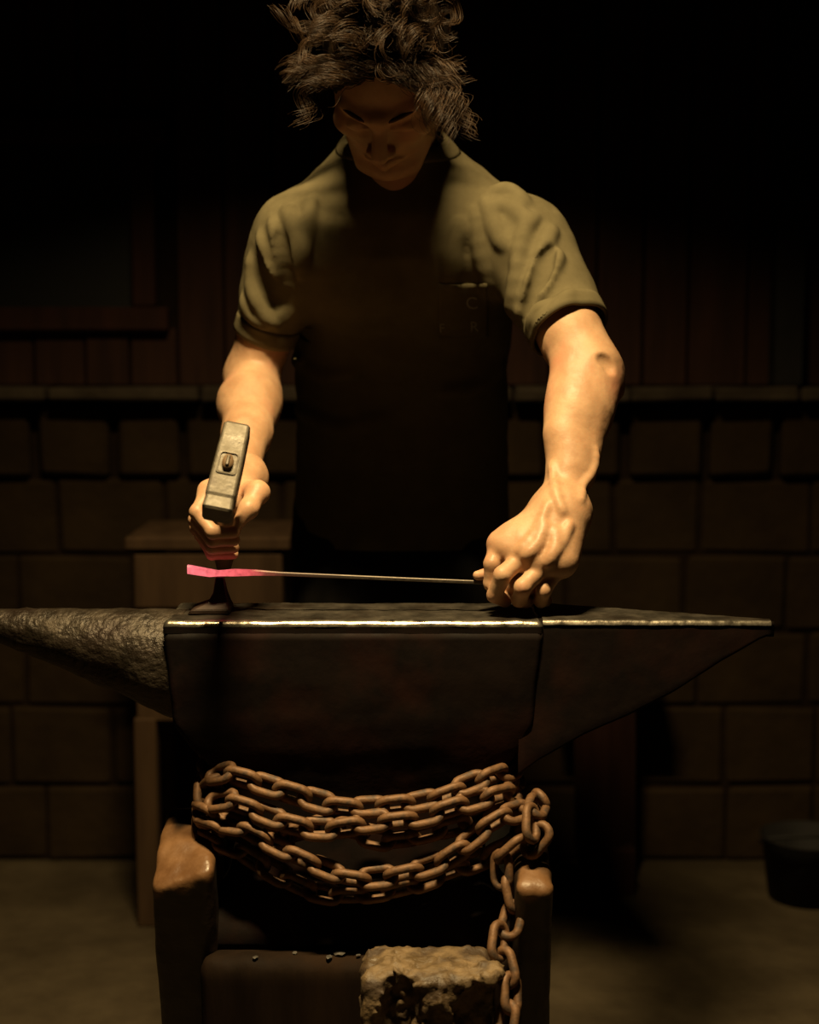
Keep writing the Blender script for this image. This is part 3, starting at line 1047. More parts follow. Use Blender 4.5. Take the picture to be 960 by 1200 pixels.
# ------------------------------------------------------------------ hammer
Hc = at(267, 543, -0.145)               # centre of the eye on the head's near face
tail_p = at(263, 655, 0.085)
hx_ = Vector(Hc - tail_p).normalized()    # handle axis, tail to head
img_up = Vector(at(280, 489, -0.145) - at(259, 603, -0.145)).normalized()
hv = (img_up - hx_ * img_up.dot(hx_)).normalized()   # head's long axis
hs = hv.cross(hx_).normalized()                       # sideways
if hs.x < 0:
    hs = -hs
HC = Vector(Hc) - hx_ * 0.017            # head centre
hammer = thing('forging_hammer', HC, 'steel forging hammer with a square head raised in his right hand', 'hammer')


def hpt(s, v, d):
    return HC + hs * s + hv * v + hx_ * d


lh = (Vector(at(280, 489, -0.145)) - Vector(at(259, 603, -0.145))).length
up_l, dn_l = lh * 0.49, lh * 0.53
rings = []
for v, w, d in ((up_l, 0.0145, 0.0155), (up_l - 0.003, 0.0165, 0.0175), (up_l * 0.6, 0.0170, 0.018), (0.018, 0.0175, 0.018), (-0.018, 0.0180, 0.018), (-dn_l * 0.62, 0.0185, 0.018), (-dn_l + 0.022, 0.0185, 0.018), (-dn_l + 0.018, 0.0175, 0.017), (-dn_l + 0.003, 0.0185, 0.0185), (-dn_l, 0.0165, 0.0165)):
    rings.append([hpt(a, v, b) for a, b in rrect(w, d, 0.004, 3, 4)])
bm_obj('hammer_head', loft(rings), M['hammer'], hammer)
# handle, oval, out through the eye
hl_pts = [HC + hx_ * 0.024, HC + hx_ * 0.016, HC - hx_ * 0.03, HC - hx_ * 0.10, HC - hx_ * 0.17, HC - hx_ * 0.25, HC - hx_ * 0.275]
hr = [(0.0065, 0.0095), (0.0075, 0.0105), (0.009, 0.0125), (0.0105, 0.0145), (0.0125, 0.017), (0.0135, 0.018), (0.011, 0.015)]
rings = [[p + hs * (a * math.cos(t)) + hv * (b * math.sin(t)) for t in np.linspace(0, 2 * PI, 20, endpoint=False)] for p, (a, b) in zip(hl_pts, hr)]
bm_obj('handle', loft(rings), M['handle'], hammer, True)
bm = box_bm((0, 0, 0), (0.004, 0.014, 0.006), 0.001)
bmesh.ops.transform(bm, matrix=Matrix.Translation(HC + hx_ * 0.024) @ Matrix((hs, hv, hx_)).transposed().to_4x4(), verts=bm.verts)
bm_obj('wedge', bm, M['hammer'], hammer)
# raised eye rim around the handle stub
rings = [[hpt(a, b, d) for a, b in rrect(w, h, 0.004, 3, 3)] for w, h, d in ((0.0125, 0.0155, 0.0175), (0.0125, 0.0155, 0.0195), (0.0105, 0.0135, 0.0198), (0.0100, 0.0130, 0.0175))]
bm_obj('eye_rim', loft(rings, cap=False), M['hammer'], hammer)

# ------------------------------------------------------------------ the blacksmith
person = thing('person', (-0.02, 0.5, 0.0), 'person with wavy brown hair in olive shirt, head bowed, hammering behind the anvil', 'person')

# joints
S_L, E_L, W_L = at(612, 284, 0.27), at(692, 432, 0.13), at(655, 602, 0.005)
S_R, E_R, W_R = at(345, 284, 0.28), at(294, 440, 0.35), at(284, 560, 0.085)
NB = np.array([-0.022, 0.335, 1.425])     # neck base
HEAD = at(454, 90, 0.165)
HP, HYAW, HROLL = math.radians(57), math.radians(-8), math.radians(3)
HR = np.array(Matrix.Rotation(HYAW, 3, 'Z') @ Matrix.Rotation(HROLL, 3, 'Y') @ Matrix.Rotation(HP, 3, 'X'))
HX = (HEAD, HR)


def hw(p):
    return HEAD + HR @ np.asarray(p, dtype=float)


body = Field()
# trunk core (under the shirt) and legs (under the trousers)
body.spine([(-0.02, 0.62, 0.88), (-0.02, 0.57, 1.02), (-0.02, 0.46, 1.18), (-0.02, 0.37, 1.30), (-0.02, 0.345, 1.40)],
           [(0.13, 0.085), (0.13, 0.085), (0.145, 0.09), (0.14, 0.085), (0.075, 0.06)], 0.03)
for S in (S_L, S_R):
    body.cone((-0.02, 0.345, 1.36), S, 0.045, 0.044, 0.04)
hipL, hipR = (0.07, 0.63, 0.90), (-0.11, 0.63, 0.90)
footL, footR = (0.13, 0.50, 0.09), (-0.17, 0.58, 0.09)
for hp_, ft in ((hipL, footL), (hipR, footR)):
    kn = ((hp_[0] + ft[0]) / 2, (hp_[1] + ft[1]) / 2 - 0.03, 0.49)
    body.cone(hp_, kn, 0.075, 0.05, 0.03)
    body.cone(kn, ft, 0.048, 0.035, 0.02)
# neck and head
body.cone(NB - np.array([0, 0, 0.03]), hw((0, 0.045, -0.055)), 0.062, 0.056, 0.04)
body.cone(NB + np.array([0, -0.05, -0.03]), hw((0, -0.02, -0.095)), 0.038, 0.03, 0.03)
body.ell((0, 0.012, 0.035), (0.077, 0.097, 0.088), 0.03, X=HX)
body.ell((0, -0.035, -0.028), (0.063, 0.058, 0.086), 0.03, X=HX)
for s in (-1, 1):
    body.cone((s * 0.057, 0.000, -0.05), (s * 0.031, -0.066, -0.099), 0.018, 0.017, 0.02, X=HX)
    body.ell((s * 0.046, -0.060, -0.020), (0.022, 0.020, 0.016), 0.02, X=HX)
    body.cone((s * 0.008, -0.093, 0.020), (s * 0.045, -0.073, 0.024), 0.010, 0.008, 0.014, X=HX)
body.ell((0, -0.078, -0.100), (0.028, 0.017, 0.017), 0.015, X=HX)
for s in (-1, 1):
    body.ell((s * 0.031, -0.099, -0.002), (0.018, 0.017, 0.013), 0.012, '-', X=HX)
    body.ell((s * 0.031, -0.077, -0.003), (0.0145, 0.0135, 0.0125), 0.003, X=HX)
    body.cone((s * 0.018, -0.0875, -0.0045), (s * 0.043, -0.083, -0.006), 0.0035, 0.003, 0.003, X=HX)
body.cone((0, -0.088, 0.010), (0, -0.111, -0.034), 0.0085, 0.0115, 0.010, X=HX)
for s in (-1, 1):
    body.ell((s * 0.0125, -0.099, -0.038), (0.0085, 0.010, 0.008), 0.005, X=HX)
    body.ell((s * 0.006, -0.105, -0.0455), (0.0035, 0.005, 0.004), 0.002, '-', X=HX)
body.chain([(-0.024, -0.084, -0.068), (0, -0.096, -0.0645), (0.024, -0.084, -0.068)], [0.004, 0.0065, 0.004], 0.006, X=HX)
body.chain([(-0.021, -0.083, -0.072), (0, -0.094, -0.0745), (0.021, -0.083, -0.072)], [0.004, 0.007, 0.004], 0.003, X=HX)
for s in (-1, 1):
    body.ell((s * 0.079, 0.012, -0.006), (0.008, 0.019, 0.031), 0.008, X=HX)
    body.ell((s * 0.087, 0.008, -0.004), (0.006, 0.010, 0.018), 0.004, '-', X=HX)


def lerp(a, b, t):
    return np.asarray(a) * (1 - t) + np.asarray(b) * t


X_, Y_, Z_ = np.eye(3)
# his left arm (right in the photograph)
body.cone(S_L, lerp(S_L, E_L, 0.55), 0.040, 0.041, 0.03)
body.cone(lerp(S_L, E_L, 0.55), E_L, 0.041, 0.037, 0.03)
body.ell(lerp(S_L, E_L, 0.76) + X_ * -0.006 + Y_ * -0.008, (0.038, 0.036, 0.045), 0.03)
body.cone(at(716, 436, 0.14), at(720, 458, 0.13), 0.014, 0.012, 0.018)         # elbow point
body.cone(E_L, lerp(E_L, W_L, 0.28), 0.036, 0.036, 0.03)
body.cone(lerp(E_L, W_L, 0.28) + X_ * -0.002, lerp(E_L, W_L, 0.62), 0.036, 0.029, 0.03)
body.cone(lerp(E_L, W_L, 0.62), W_L + X_ * -0.005, 0.029, 0.0215, 0.02)
body.cone(lerp(E_L, W_L, 0.75) + X_ * 0.006, W_L + X_ * 0.008, 0.021, 0.0195, 0.02)
body.cone(at(666, 440, 0.115), at(656, 505, 0.06), 0.020, 0.018, 0.03)           # brachioradialis
body.cone(at(708, 452, 0.115), at(686, 560, 0.035), 0.016, 0.006, 0.025)          # extensors
body.ell(at(671, 604, -0.010), (0.011, 0.012, 0.013), 0.010)                      # wrist bone
# his right arm (left in the photograph)
body.cone(S_R, lerp(S_R, E_R, 0.5), 0.038, 0.036, 0.03)
body.cone(lerp(S_R, E_R, 0.5), E_R, 0.037, 0.035, 0.03)
body.ell(lerp(S_R, E_R, 0.74) + Y_ * -0.012 + X_ * 0.004, (0.032, 0.032, 0.05), 0.03)
body.cone(E_R, lerp(E_R, W_R, 0.30), 0.035, 0.040, 0.03)
body.cone(lerp(E_R, W_R, 0.30), lerp(E_R, W_R, 0.62), 0.040, 0.031, 0.03)
body.cone(lerp(E_R, W_R, 0.62), W_R, 0.031, 0.023, 0.02)
body.cone(lerp(E_R, W_R, 0.2) + X_ * 0.014, lerp(E_R, W_R, 0.55) + X_ * 0.006, 0.027, 0.021, 0.03)

# his left hand, a fist on the anvil around the rod
mi, mm, mr, ml = at(585, 637, -0.020), at(612, 653, -0.042), at(639, 662, -0.046), at(660, 657, -0.041)
body.cone(W_L, lerp(mi, mm, 0.35), 0.026, 0.0135, 0.02)
for m in (mi, mm, mr, ml):
    body.cone(W_L + X_ * 0.002, m, 0.023, 0.0115, 0.03)
body.chain([lerp(W_L, mi, .8), lerp(W_L, mm, .8), lerp(W_L, mr, .8), lerp(W_L, ml, .8)], [.0135] * 4, 0.02)
body.chain([mi, mm, mr, ml], [.0100] * 4, 0.012)
body.cone(W_L, lerp(mr, ml, .5) * .94 + W_L * .06, 0.022, 0.0135, 0.02)
body.cone(W_L, lerp(mm, mr, .5) * .94 + W_L * .06, 0.022, 0.0135, 0.02)
body.cone(W_L + X_ * 0.006, lerp(mr, ml, .75) - Y_ * 0.002, 0.022, 0.0125, 0.02)
body.ell(lerp(W_L, lerp(mm, ml, .5), .55) + Y_ * 0.004, (0.032, 0.020, 0.026), 0.015)
body.chain([lerp(lerp(W_L, mi, .6), lerp(W_L, mm, .6), .5), lerp(W_L, mm, .62), lerp(W_L, mr, .62), lerp(W_L, ml, .62)], [.0155, .0175, .0175, .0165], 0.012)
body.chain([lerp(mm, W_L, .16), lerp(mr, W_L, .16), lerp(ml, W_L, .16)], [.0125, .0125, .0115], 0.012)
body.cone(W_L + X_ * 0.004, lerp(mm, mr, 0.5), 0.024, 0.013, 0.02)
body.cone(W_L + X_ * 0.010, ml, 0.022, 0.0125, 0.02)
body.cone(at(632, 640, 0.012), at(610, 668, 0.004), 0.024, 0.017, 0.02)        # palm mass
body.cone(at(655, 640, 0.008), at(640, 676, 0.000), 0.022, 0.015, 0.02)
body.cone(at(596, 684, -0.018), at(634, 688, -0.014), 0.016, 0.015, 0.008)     # flesh inside the fist
for m, r in ((mi, .0108), (mm, .0112), (mr, .0105), (ml, .0095)):
    body.ell(m, (r, r, r), 0.010)
KF = 0.0035
# index: down and round the rod
body.chain([mi, at(577, 661, -0.036), at(576, 684, -0.033), at(585, 696, -0.014)], [.0115, .0110, .0100, .0088], KF)
body.chain([mm, at(589, 674, -0.063), at(580, 697, -0.050), at(592, 704, -0.026)], [.0120, .0114, .0102, .0090], KF)
body.chain([mr, at(613, 688, -0.068), at(609, 703, -0.050), at(617, 705, -0.026)], [.0116, .0112, .0100, .0088], KF)
body.chain([ml, at(637, 692, -0.053), at(634, 704, -0.036), at(640, 704, -0.014)], [.0104, .0100, .0090, .0080], KF)
# thumb along the rod, its tip showing beyond the index
body.chain([at(628, 632, 0.024), at(596, 664, 0.012), at(577, 672, -0.004), at(560, 674.5, -0.016)], [.0165, .0125, .0098, .0068], 0.006)

# his right hand around the hammer handle
G = HC - hx_ * 0.150
nrm = (Vector((0, 0, 1)) - hx_ * hx_.z).normalized()
rgt = hx_.cross(nrm)
rgt = rgt if rgt.x > 0 else -rgt


def g(r, n, h):
    return np.array(G + rgt * r + nrm * n + hx_ * h)


for i, (h, sc) in enumerate(((0.036, 1.0), (0.013, 1.03), (-0.010, 0.98), (-0.031, 0.86))):
    r = 0.0100 * sc
    mc = g(-0.020, 0.034, h - 0.008)
    body.ell(mc, (0.011, 0.011, 0.011), 0.010)
    body.chain([mc, g(-0.035 * sc - .002, 0.000, h), g(-0.018, -0.029, h), g(0.010, -0.028, h - 0.004)], [.0108 * sc, r, .0090 * sc, .0078 * sc], KF)
    body.cone(W_R, mc, 0.025, 0.0125, 0.016)
body.cone(W_R + np.array([0.004, 0, 0.0]), g(0.012, 0.031, 0.0), 0.024, 0.016, 0.02)
body.chain([lerp(W_R, g(0.02, 0.03, -0.02), 0.45), at(302, 577, -0.012), at(291, 597, -0.036), at(281, 610, -0.046)], [.020, .0142, .0115, .0082], 0.010)

# veins, tendons and creases raised on the skin
vein_base = Field()
vein_base.prims = list(body.prims)


def resample(pl, n=9):
    pl = np.array(pl, float)
    out = []
    t = np.linspace(0, len(pl) - 1, n)
    for u in t:
        i = min(int(u), len(pl) - 2)
        f_ = u - i
        p0, p1, p2, p3 = pl[max(i - 1, 0)], pl[i], pl[i + 1], pl[min(i + 2, len(pl) - 1)]
        out.append(tuple(0.5 * ((2 * p1) + (-p0 + p2) * f_ + (2 * p0 - 5 * p1 + 4 * p2 - p3) * f_ ** 2 + (-p0 + 3 * p1 - 3 * p2 + p3) * f_ ** 3)))
    return out


def ridges(polys, r, k, op='+', sink=0.0):
    polys = [resample(pl) for pl in polys]
    flat = [p for pl in polys for p in pl]
    W = vein_base.march([p[0] for p in flat], [p[1] for p in flat], -0.2)
    i = 0
    for pl in polys:
        pts = W[i:i + len(pl)]
        i += len(pl)
        pts = [p + np.array([0, sink, 0]) for p in pts]
        body.chain(pts, [r] * len(pts), k, op=op)


ridges([[(699, 528), (698, 546), (691, 560), (684, 568), (682, 585)], [(647, 545), (651, 575), (660, 600)],
        [(642, 590), (630, 620), (608, 646)], [(668, 614), (660, 634), (646, 655)]], 0.0014, 0.010, sink=0.0006)
ridges([[(640, 618), (630, 638), (616, 652)], [(652, 622), (650, 642), (642, 660)]], 0.0020, 0.012, sink=0.001)
ridges([[(706, 420), (712, 423), (717, 432)]], 0.0036, 0.010, '-', sink=-0.0025)

body.disp.append(lambda P: lump_noise(P, 95, 0.0005))
V, Q = polygonize(body, 0.0026, lo=(-1, -1, 0.0))
mesh_np('body', V, Q, M['skin'], person)

# eyes hardly show under the lids: brows
for s in (-1, 1):
    bm = sweep([hw((s * x, y, z)) for x, y, z in ((0.011, -0.0985, 0.020), (0.022, -0.0965, 0.0235), (0.034, -0.0905, 0.0255), (0.046, -0.080, 0.024), (0.053, -0.072, 0.020))], [0.0018, 0.0032, 0.0032, 0.0025, 0.001], 8)
    bm_obj('eyebrow', bm, M['brow'], person, True)

# ------------------------------------------------------------------ shirt
sh = Field()
sh.spine([(-0.012, 0.655, 0.80), (-0.012, 0.605, 0.95), (-0.012, 0.512, 1.10), (-0.012, 0.415, 1.21), (-0.012, 0.362, 1.28), (-0.012, 0.346, 1.34), (-0.014, 0.335, 1.39), (-0.020, 0.320, 1.47)],
         [(0.186, 0.136), (0.180, 0.130), (0.170, 0.122), (0.172, 0.124), (0.172, 0.118), (0.155, 0.105), (0.115, 0.080), (0.064, 0.062)], 0.03, pw=2.3)
for S, s in ((S_L, 1), (S_R, -1)):
    sh.cone(NB + np.array([s * 0.040, -0.005, -0.026]), S + np.array([-s * 0.012, 0, -0.002]), 0.050, 0.058, 0.05)
    sh.cone((s * 0.078 - 0.014, 0.318, 1.315), (s * 0.072 - 0.014, 0.325, 1.26), 0.074, 0.072, 0.05)   # chest
uL, uR = (E_L - S_L) / np.linalg.norm(E_L - S_L), (E_R - S_R) / np.linalg.norm(E_R - S_R)
hemL = S_L + (E_L - S_L) * 0.70
hemR = S_R + (E_R - S_R) * 0.68
sh.cone(S_L, S_L + uL * 0.09, 0.061, 0.060, 0.05)
sh.tube(S_L + uL * 0.02, hemL, 0.060, 0.057, 0.02)
sh.cone(S_R, S_R + uR * 0.08, 0.057, 0.052, 0.05)
sh.tube(S_R + uR * 0.02, hemR, 0.053, 0.048, 0.02)
sh0 = Field()
sh0.prims = list(sh.prims)
FOLDS = [
    # (pixels, radius, blend, raise)
    ([(608, 376), (622, 330), (642, 284), (646, 268)], 0.007, 0.024),
    ([(619, 378), (634, 345), (650, 312), (655, 296)], 0.007, 0.022),
    ([(630, 382), (645, 367), (668, 342)], 0.006, 0.02),
    ([(600, 366), (602, 340), (608, 300), (616, 268), (628, 254)], 0.007, 0.024),
    ([(555, 245), (560, 285), (572, 330), (578, 350)], 0.006, 0.022),
    ([(566, 232), (578, 262), (590, 290)], 0.006, 0.022),
    ([(575, 228), (597, 224), (615, 238)], 0.0042, 0.030),
    ([(572, 245), (588, 240), (606, 248), (620, 262)], 0.0042, 0.026),
    ([(292, 300), (294, 335), (306, 366), (324, 382)], 0.006, 0.022),
    ([(304, 274), (309, 300), (318, 330), (328, 350)], 0.006, 0.02),
    ([(318, 256), (325, 285), (334, 320), (338, 345)], 0.006, 0.02),
    ([(336, 246), (350, 280), (352, 305)], 0.007, 0.026),
    ([(368, 230), (356, 280), (350, 320)], 0.007, 0.03),
    ([(286, 348), (293, 368), (312, 384)], 0.005, 0.018),
    ([(345, 420), (380, 440), (420, 436)], 0.007, 0.03),
    ([(350, 480), (400, 500), (450, 490)], 0.007, 0.03),
    ([(588, 430), (560, 452), (520, 460)], 0.007, 0.03),
    ([(540, 260), (530, 300), (528, 326)], 0.006, 0.03),
]
FOLDS = [(resample(p, 10), r * 0.8, k * 0.62) for p, r, k in FOLDS]
flat = [p for fo in FOLDS for p in fo[0]]
W = sh0.march([p[0] for p in flat], [p[1] for p in flat], -0.1)
NN = sh0.normal(W)
W = W + NN * 0.0005
i = 0
for pl, r, k in FOLDS:
    pts_ = W[i:i + len(pl)]
    i += len(pl)
    sh.chain(pts_, [r * (0.3 + 0.7 * math.sin(PI * j / (len(pl) - 1)) ** 0.6) for j in range(len(pl))], k)
GROOVES = [[(327, 275), (336, 320), (337, 370)], [(616, 372), (634, 322), (644, 295)], [(302, 296), (313, 335), (328, 362)]]
GROOVES = [resample(p) for p in GROOVES]
flat = [p for pl in GROOVES for p in pl]
W = sh0.march([p[0] for p in flat], [p[1] for p in flat], -0.1)
W = W + sh0.normal(W) * 0.0025
i = 0
for pl in GROOVES:
    pts_ = W[i:i + len(pl)]
    i += len(pl)
    sh.chain(pts_, [0.0015 + 0.0035 * math.sin(PI * j / (len(pl) - 1)) for j in range(len(pl))], 0.016, op='-')
sh.disp.append(lambda P: lump_noise(P, 26, 0.0022, 0.4) + lump_noise(P * _v((1, 1, 0.5)), 60, 0.0008, 2.0))

V, Q = polygonize(sh, 0.0036)
V = relax(V, Q, 1, 0.4)
# open the neck, hem and sleeves
NP = np.array([-0.02, 0.245, 1.426])
NN_ = np.array([0.0, -0.47, 0.883])
cen = V[Q].mean(1)
nq = np.cross(V[Q[:, 2]] - V[Q[:, 0]], V[Q[:, 3]] - V[Q[:, 1]])
nq /= np.maximum(np.linalg.norm(nq, axis=1)[:, None], 1e-12)
drop = ((cen - NP) @ NN_ > 0)
for hem, u in ((hemL, uL), (hemR, uR)):
    rel = cen - hem
    drop |= (np.linalg.norm(rel, axis=1) < 0.085) & ((rel @ u) > -0.0035) & ((nq @ u) > 0.5)
    drop |= (np.linalg.norm(rel, axis=1) < 0.085) & ((rel @ u) > -0.001) & (np.linalg.norm(rel - (rel @ u)[:, None] * u, axis=1) < 0.0665)
drop |= cen[:, 2] < 0.815
V, Q = compact(V, Q[~drop])
shirt = mesh_np('shirt', V, Q, M['shirt'], person)


def band(name, c, ax, w0, w1, off0, off1, mat, n=96, r0=0.02, lift=0.0035, clamp=9.0):
    """a cloth band lying on the shirt around an axis"""
    c, ax = np.asarray(c, float), np.asarray(ax, float)
    ax = ax / np.linalg.norm(ax)
    ref = Y_ if abs(ax @ Y_) < 0.8 else X_
    e1 = ref - ax * (ref @ ax)
    e1 /= np.linalg.norm(e1)
    e2 = np.cross(ax, e1)
    dirs = np.array([e1 * math.cos(t) + e2 * math.sin(t) for t in np.linspace(0, 2 * PI, n, endpoint=False)])
    rows = []
    for s in np.linspace(w0, w1, 5):
        base = c + ax * min(s, clamp)
        t = np.full(n, r0)
        for _ in range(70):
            d = sh.eval((base + dirs * t[:, None]).astype(np.float32))
            t = np.minimum(t - d * 0.7, 0.16)
        rows.append(t)
    rows = np.array(rows)
    for q in range(2):
        rows = 0.5 * rows + 0.25 * np.roll(rows, 1, 1) + 0.25 * np.roll(rows, -1, 1)
    rings = []
    ss = np.linspace(w0, w1, 5)
    out = [off0 * 0.2, off0, off0, off0, off0 * 0.2]
    for i in range(5):
        rings.append([c + ax * ss[i] + dirs[j] * (rows[i][j] + out[i]) for j in range(n)])
    for i in (4, 3, 2, 1, 0):
        rings.append([c + ax * ss[i] + dirs[j] * (rows[i][j] - 0.004) for j in range(n)])
    rings.append(rings[0])
    bm = loft(rings, cap=False)
    bmesh.ops.remove_doubles(bm, verts=bm.verts, dist=1e-6)
    return bm_obj(name, bm, mat, shirt, True)


band('sleeve_hem', hemL, uL, -0.024, 0.004, 0.0016, 0, M['shirt'], r0=0.045, clamp=-0.008)
band('sleeve_hem', hemR, uR, -0.024, 0.004, 0.0016, 0, M['shirt'], r0=0.04, clamp=-0.008)
nc = np.array([-0.020, 0.305, 0.0])
nc[2] = NP[2] - (nc[1] - NP[1]) * NN_[1] / NN_[2]
band('collar', nc, NN_, -0.014, 0.002, 0.0022, 0, M['collar'], r0=0.05)

# pocket with its worn print
pu, pv = np.linspace(514, 571, 15), np.linspace(332, 394, 15)
UU, VV = np.meshgrid(pu, pv)
W = sh.march(UU.ravel(), VV.ravel() + (UU.ravel() - 514) * -0.0, -0.1)
Nn = sh.normal(W)
top = (W + Nn * 0.0032)
bot = (W - Nn * 0.001)
Qp = []
for a in range(14):
    for b in range(14):
        i0 = a * 15 + b
        Qp.append((i0, i0 + 15, i0 + 16, i0 + 1))
nv = len(top)
bord = [(0, b) for b in range(15)] + [(a, 14) for a in range(1, 15)] + [(14, b) for b in range(13, -1, -1)] + [(a, 0) for a in range(13, 0, -1)]
bi = [a * 15 + b for a, b in bord]
for i in range(len(bi)):
    p, q = bi[i], bi[(i + 1) % len(bi)]
    Qp.append((p, q, q + nv, p + nv))
pocket = mesh_np('pocket', np.concatenate([top, bot]), Qp, M['shirt'], shirt)
for ch, (ux, uy, usz) in (('C', (546, 360, 20)), ('F', (515.5, 387, 15)), ('R', (551, 386, 17))):
    cu = bpy.data.curves.new('glyph', 'FONT')
    cu.body = ch
    cu.size = 1.0
    cu.resolution_u = 3
    to = bpy.data.objects.new('glyph', cu)
    C.objects.link(to)
    me = bpy.data.meshes.new_from_object(to.evaluated_get(bpy.context.evaluated_depsgraph_get()))
    bpy.data.objects.remove(to)
    co = np.array([v.co for v in me.vertices])
    co[:, :2] -= co[:, :2].min(0)
    wpx, wpy = ux + co[:, 0] * usz, uy - co[:, 1] * usz
    W = sh.march(wpx, wpy, -0.1)
    W = W + sh.normal(W) * 0.0042
    for v, p in zip(me.vertices, W):
        v.co = p
    me.materials.clear()
    me.materials.append(M['print'])
    me.name = 'print_letter'
    link_obj('print_letter', me, pocket)

# trousers, belt line hidden under the shirt
tr = Field()
tr.spine([(-0.015, 0.645, 0.84), (-0.015, 0.62, 0.93), (-0.015, 0.585, 1.0)], [(0.160, 0.112), (0.155, 0.108), (0.15, 0.102)], 0.03, pw=2.3)
for hp_, ft in ((hipL, footL), (hipR, footR)):
    kn = np.array(((hp_[0] + ft[0]) / 2, (hp_[1] + ft[1]) / 2 - 0.03, 0.49))
    tr.cone(np.array(hp_) - Z_ * 0.03, kn, 0.088, 0.07, 0.04)
    tr.cone(kn, np.array(ft) + Z_ * 0.0, 0.069, 0.058, 0.03)
tr.cone((-0.02, 0.64, 0.84), (-0.02, 0.61, 0.66), 0.085, 0.05, 0.04)
tr.disp.append(lambda P: lump_noise(P, 24, 0.004, 0.9))
V, Q = polygonize(tr, 0.009, lo=(-1, -1, 0.07))
mesh_np('trousers', V, Q, M['trousers'], person)
for ft in (footL, footR):
    bo = Field()
    a = np.array(ft)
    bo.cone(a + Z_ * 0.06, (a[0], a[1] + 0.02, 0.055), 0.05, 0.045, 0.03)
    bo.cone((a[0], a[1] + 0.03, 0.045), (a[0] + 0.01, a[1] - 0.16, 0.04), 0.040, 0.038, 0.03)
    bo.add(lambda P: P[:, 2] + 0.0, (a[0], a[1], 0.0), 0.4, 0.006, '-')
    V, Q = polygonize(bo, 0.008, lo=(-1, -1, -0.03))
    mesh_np('boot', V, Q, M['leather'], person)

# ------------------------------------------------------------------ hair
cap = Field()
cap.ell((0, 0.014, 0.040), (0.0835, 0.104, 0.094), 0.01, X=HX)
cap.ell((0, -0.084, -0.050), (0.074, 0.075, 0.130), 0.010, '-', X=HX)
cap.ell((0, 0.04, -0.135), (0.10, 0.12, 0.070), 0.014, '-', X=HX)
cap.disp.append(lambda P: lump_noise(P, 110, 0.002))
V, Q = polygonize(cap, 0.004)
hair = mesh_np('hair', V, Q, M['scalp'], person)

rng = random.Random(21)
strand_pts, strand_rad = [], []
Hm = Matrix([list(r) for r in HR])
Hv = Vector(HEAD)


def lock(root, d0, length, curl_r, curl_p, phase, width, n_child, grav, side_pull, thick):
    """one wavy lock of separate hairs, root and first direction in head space"""
    n = 18
    base = Hv + Hm @ Vector(root)
    d = (Hm @ Vector(d0)).normalized()
    step = length / (n - 1)
    P = [base.copy()]
    for i in range(1, n):
        d = (d + Vector((side_pull, 0, -grav)) * step * 14).normalized()
        P.append(P[-1] + d * step)
    e1 = d.orthogonal().normalized()
    e2 = d.cross(e1)
    for c in range(n_child):
        ox, oy = rng.gauss(0, 1), rng.gauss(0, 1)
        ph = phase + rng.gauss(0, 0.45)
        cr = curl_r * rng.uniform(0.85, 1.15)
        ln = rng.uniform(0.75, 1.05)
        fly = rng.uniform(0.0, 1.0) ** 10 * 0.015
        pts_ = []
        for i in range(n):
            s = i / (n - 1)
            k = s * ln * (n - 1)
            i0 = min(int(k), n - 2)
            p = P[i0].lerp(P[i0 + 1], k - i0)
            a = ph + s * length / curl_p * 2 * PI
            amp = cr * min(1, s * 1.6)
            wd = width * (1 - 0.55 * s)
            p = p + e1 * (amp * math.cos(a) + wd * ox) + e2 * (amp * math.sin(a) + wd * oy) + (e1 * ox + e2 * oy) * fly * s
            pts_.append(p)
        strand_pts.append(pts_)
        strand_rad.append(thick * rng.uniform(0.7, 1.2))


for i in range(380):
    # roots spread over the scalp
    th = rng.uniform(-PI, PI)
    el = rng.uniform(-0.45, 1.0)
    z = math.sin(el * PI / 2)
    r = math.sqrt(max(0.0, 1 - z * z))
    dx, dy, dz = math.sin(th) * r, -math.cos(th) * r, z
    if dy < -0.25 and dz < 0.52:
        continue          # forehead and face stay clear
    if (dz < 0.0 and dy < 0.1) or (dz < -0.2 and dy < 0.45):
        continue
    if abs(dx) > 0.62 and rng.random() < (0.62 if dx < 0 else 0.5):
        continue
    root = (dx * 0.080, 0.014 + dy * 0.099, 0.040 + dz * 0.090)
    s = 1 if dx + rng.uniform(-0.15, 0.15) > 0 else -1
    fr = max(0.0, -dy + 0.2)
    d0 = (dx * 0.35 + s * 0.35 * fr, dy * 0.8 + 0.25, dz * 0.8 + 0.15)
    lock(root, d0, rng.uniform(0.055, 0.105) * (1.0 - 0.25 * max(0.0, -dy) - (0.25 if dx > 0.4 else 0.0)), rng.uniform(0.007, 0.016), rng.uniform(0.045, 0.08), rng.uniform(0, 6.28), rng.uniform(0.002, 0.0042), 20,
         rng.uniform(0.8, 2.2) * (0.55 if abs(dx) > 0.6 else 1), s * (rng.uniform(-0.25, 0.1) + 0.6 * fr), 0.00042)
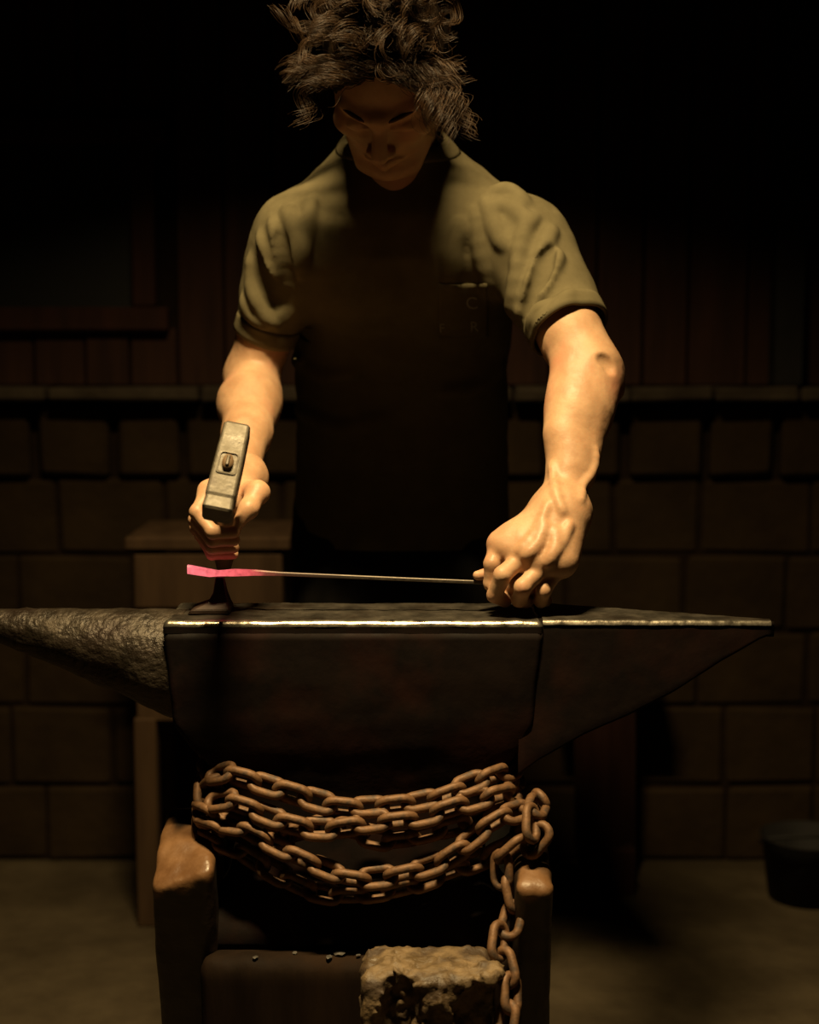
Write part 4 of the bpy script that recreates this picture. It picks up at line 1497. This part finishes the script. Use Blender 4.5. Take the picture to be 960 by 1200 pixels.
# forelocks falling beside the forehead
for (rx, ry, rz_, sx, ln) in ((-0.040, -0.072, 0.082, -1.0, 0.09), (-0.045, -0.068, 0.080, -1.2, 0.10), (0.034, -0.074, 0.086, 0.9, 0.10), (0.042, -0.070, 0.082, 1.1, 0.11), (0.055, -0.058, 0.075, 1.2, 0.11), (-0.058, -0.055, 0.072, -1.2, 0.11),
                             (0.065, -0.04, 0.06, 1.2, 0.12), (-0.068, -0.035, 0.058, -1.2, 0.12)):
    if rx < -0.05:
        continue
    for q in range(2 if rx > 0 else 1):
        lock((rx + rng.uniform(-.006, .006), ry, rz_), (sx, -0.55, 0.55), ln * rng.uniform(0.9, 1.1), 0.011, 0.06, rng.uniform(0, 6.28), 0.006, 26, 1.5, sx * 0.25, 0.00042)
for i in range(64):
    x = rng.uniform(-0.066, 0.066)
    z = 0.088 - abs(x) * 0.30 + rng.uniform(-0.004, 0.012)
    yy = 0.014 - 0.105 * math.sqrt(max(0.05, 1 - (x / 0.0845) ** 2 - ((z - 0.04) / 0.095) ** 2))
    s = 1 if x > rng.uniform(-0.02, 0.02) else -1
    lock((x, yy, z), (s * rng.uniform(0.4, 1.0) + x * 6, -0.55, 0.75), rng.uniform(0.045, 0.08), 0.006, 0.055, rng.uniform(0, 6.28), 0.0035, 16, 0.5, s * 1.6, 0.0004)
cu = bpy.data.curves.new('hair_locks', 'CURVE')
cu.dimensions = '3D'
cu.bevel_depth = 1.0
cu.bevel_resolution = 0
cu.resolution_u = 1
for pts_, r in zip(strand_pts, strand_rad):
    sp = cu.splines.new('POLY')
    sp.points.add(len(pts_) - 1)
    co = []
    for p in pts_:
        co += [p.x, p.y, p.z, 1.0]
    sp.points.foreach_set('co', co)
    n = len(pts_)
    sp.points.foreach_set('radius', [r * (1 - 0.6 * (i / (n - 1)) ** 2) for i in range(n)])
to = bpy.data.objects.new('hair_locks', cu)
C.objects.link(to)
me = bpy.data.meshes.new_from_object(to.evaluated_get(bpy.context.evaluated_depsgraph_get()))
bpy.data.objects.remove(to)
me.materials.clear()
me.materials.append(M['hair'])
me.polygons.foreach_set('use_smooth', [True] * len(me.polygons))
hl = link_obj('hair_locks', me, hair)
hl['kind'] = 'stuff'
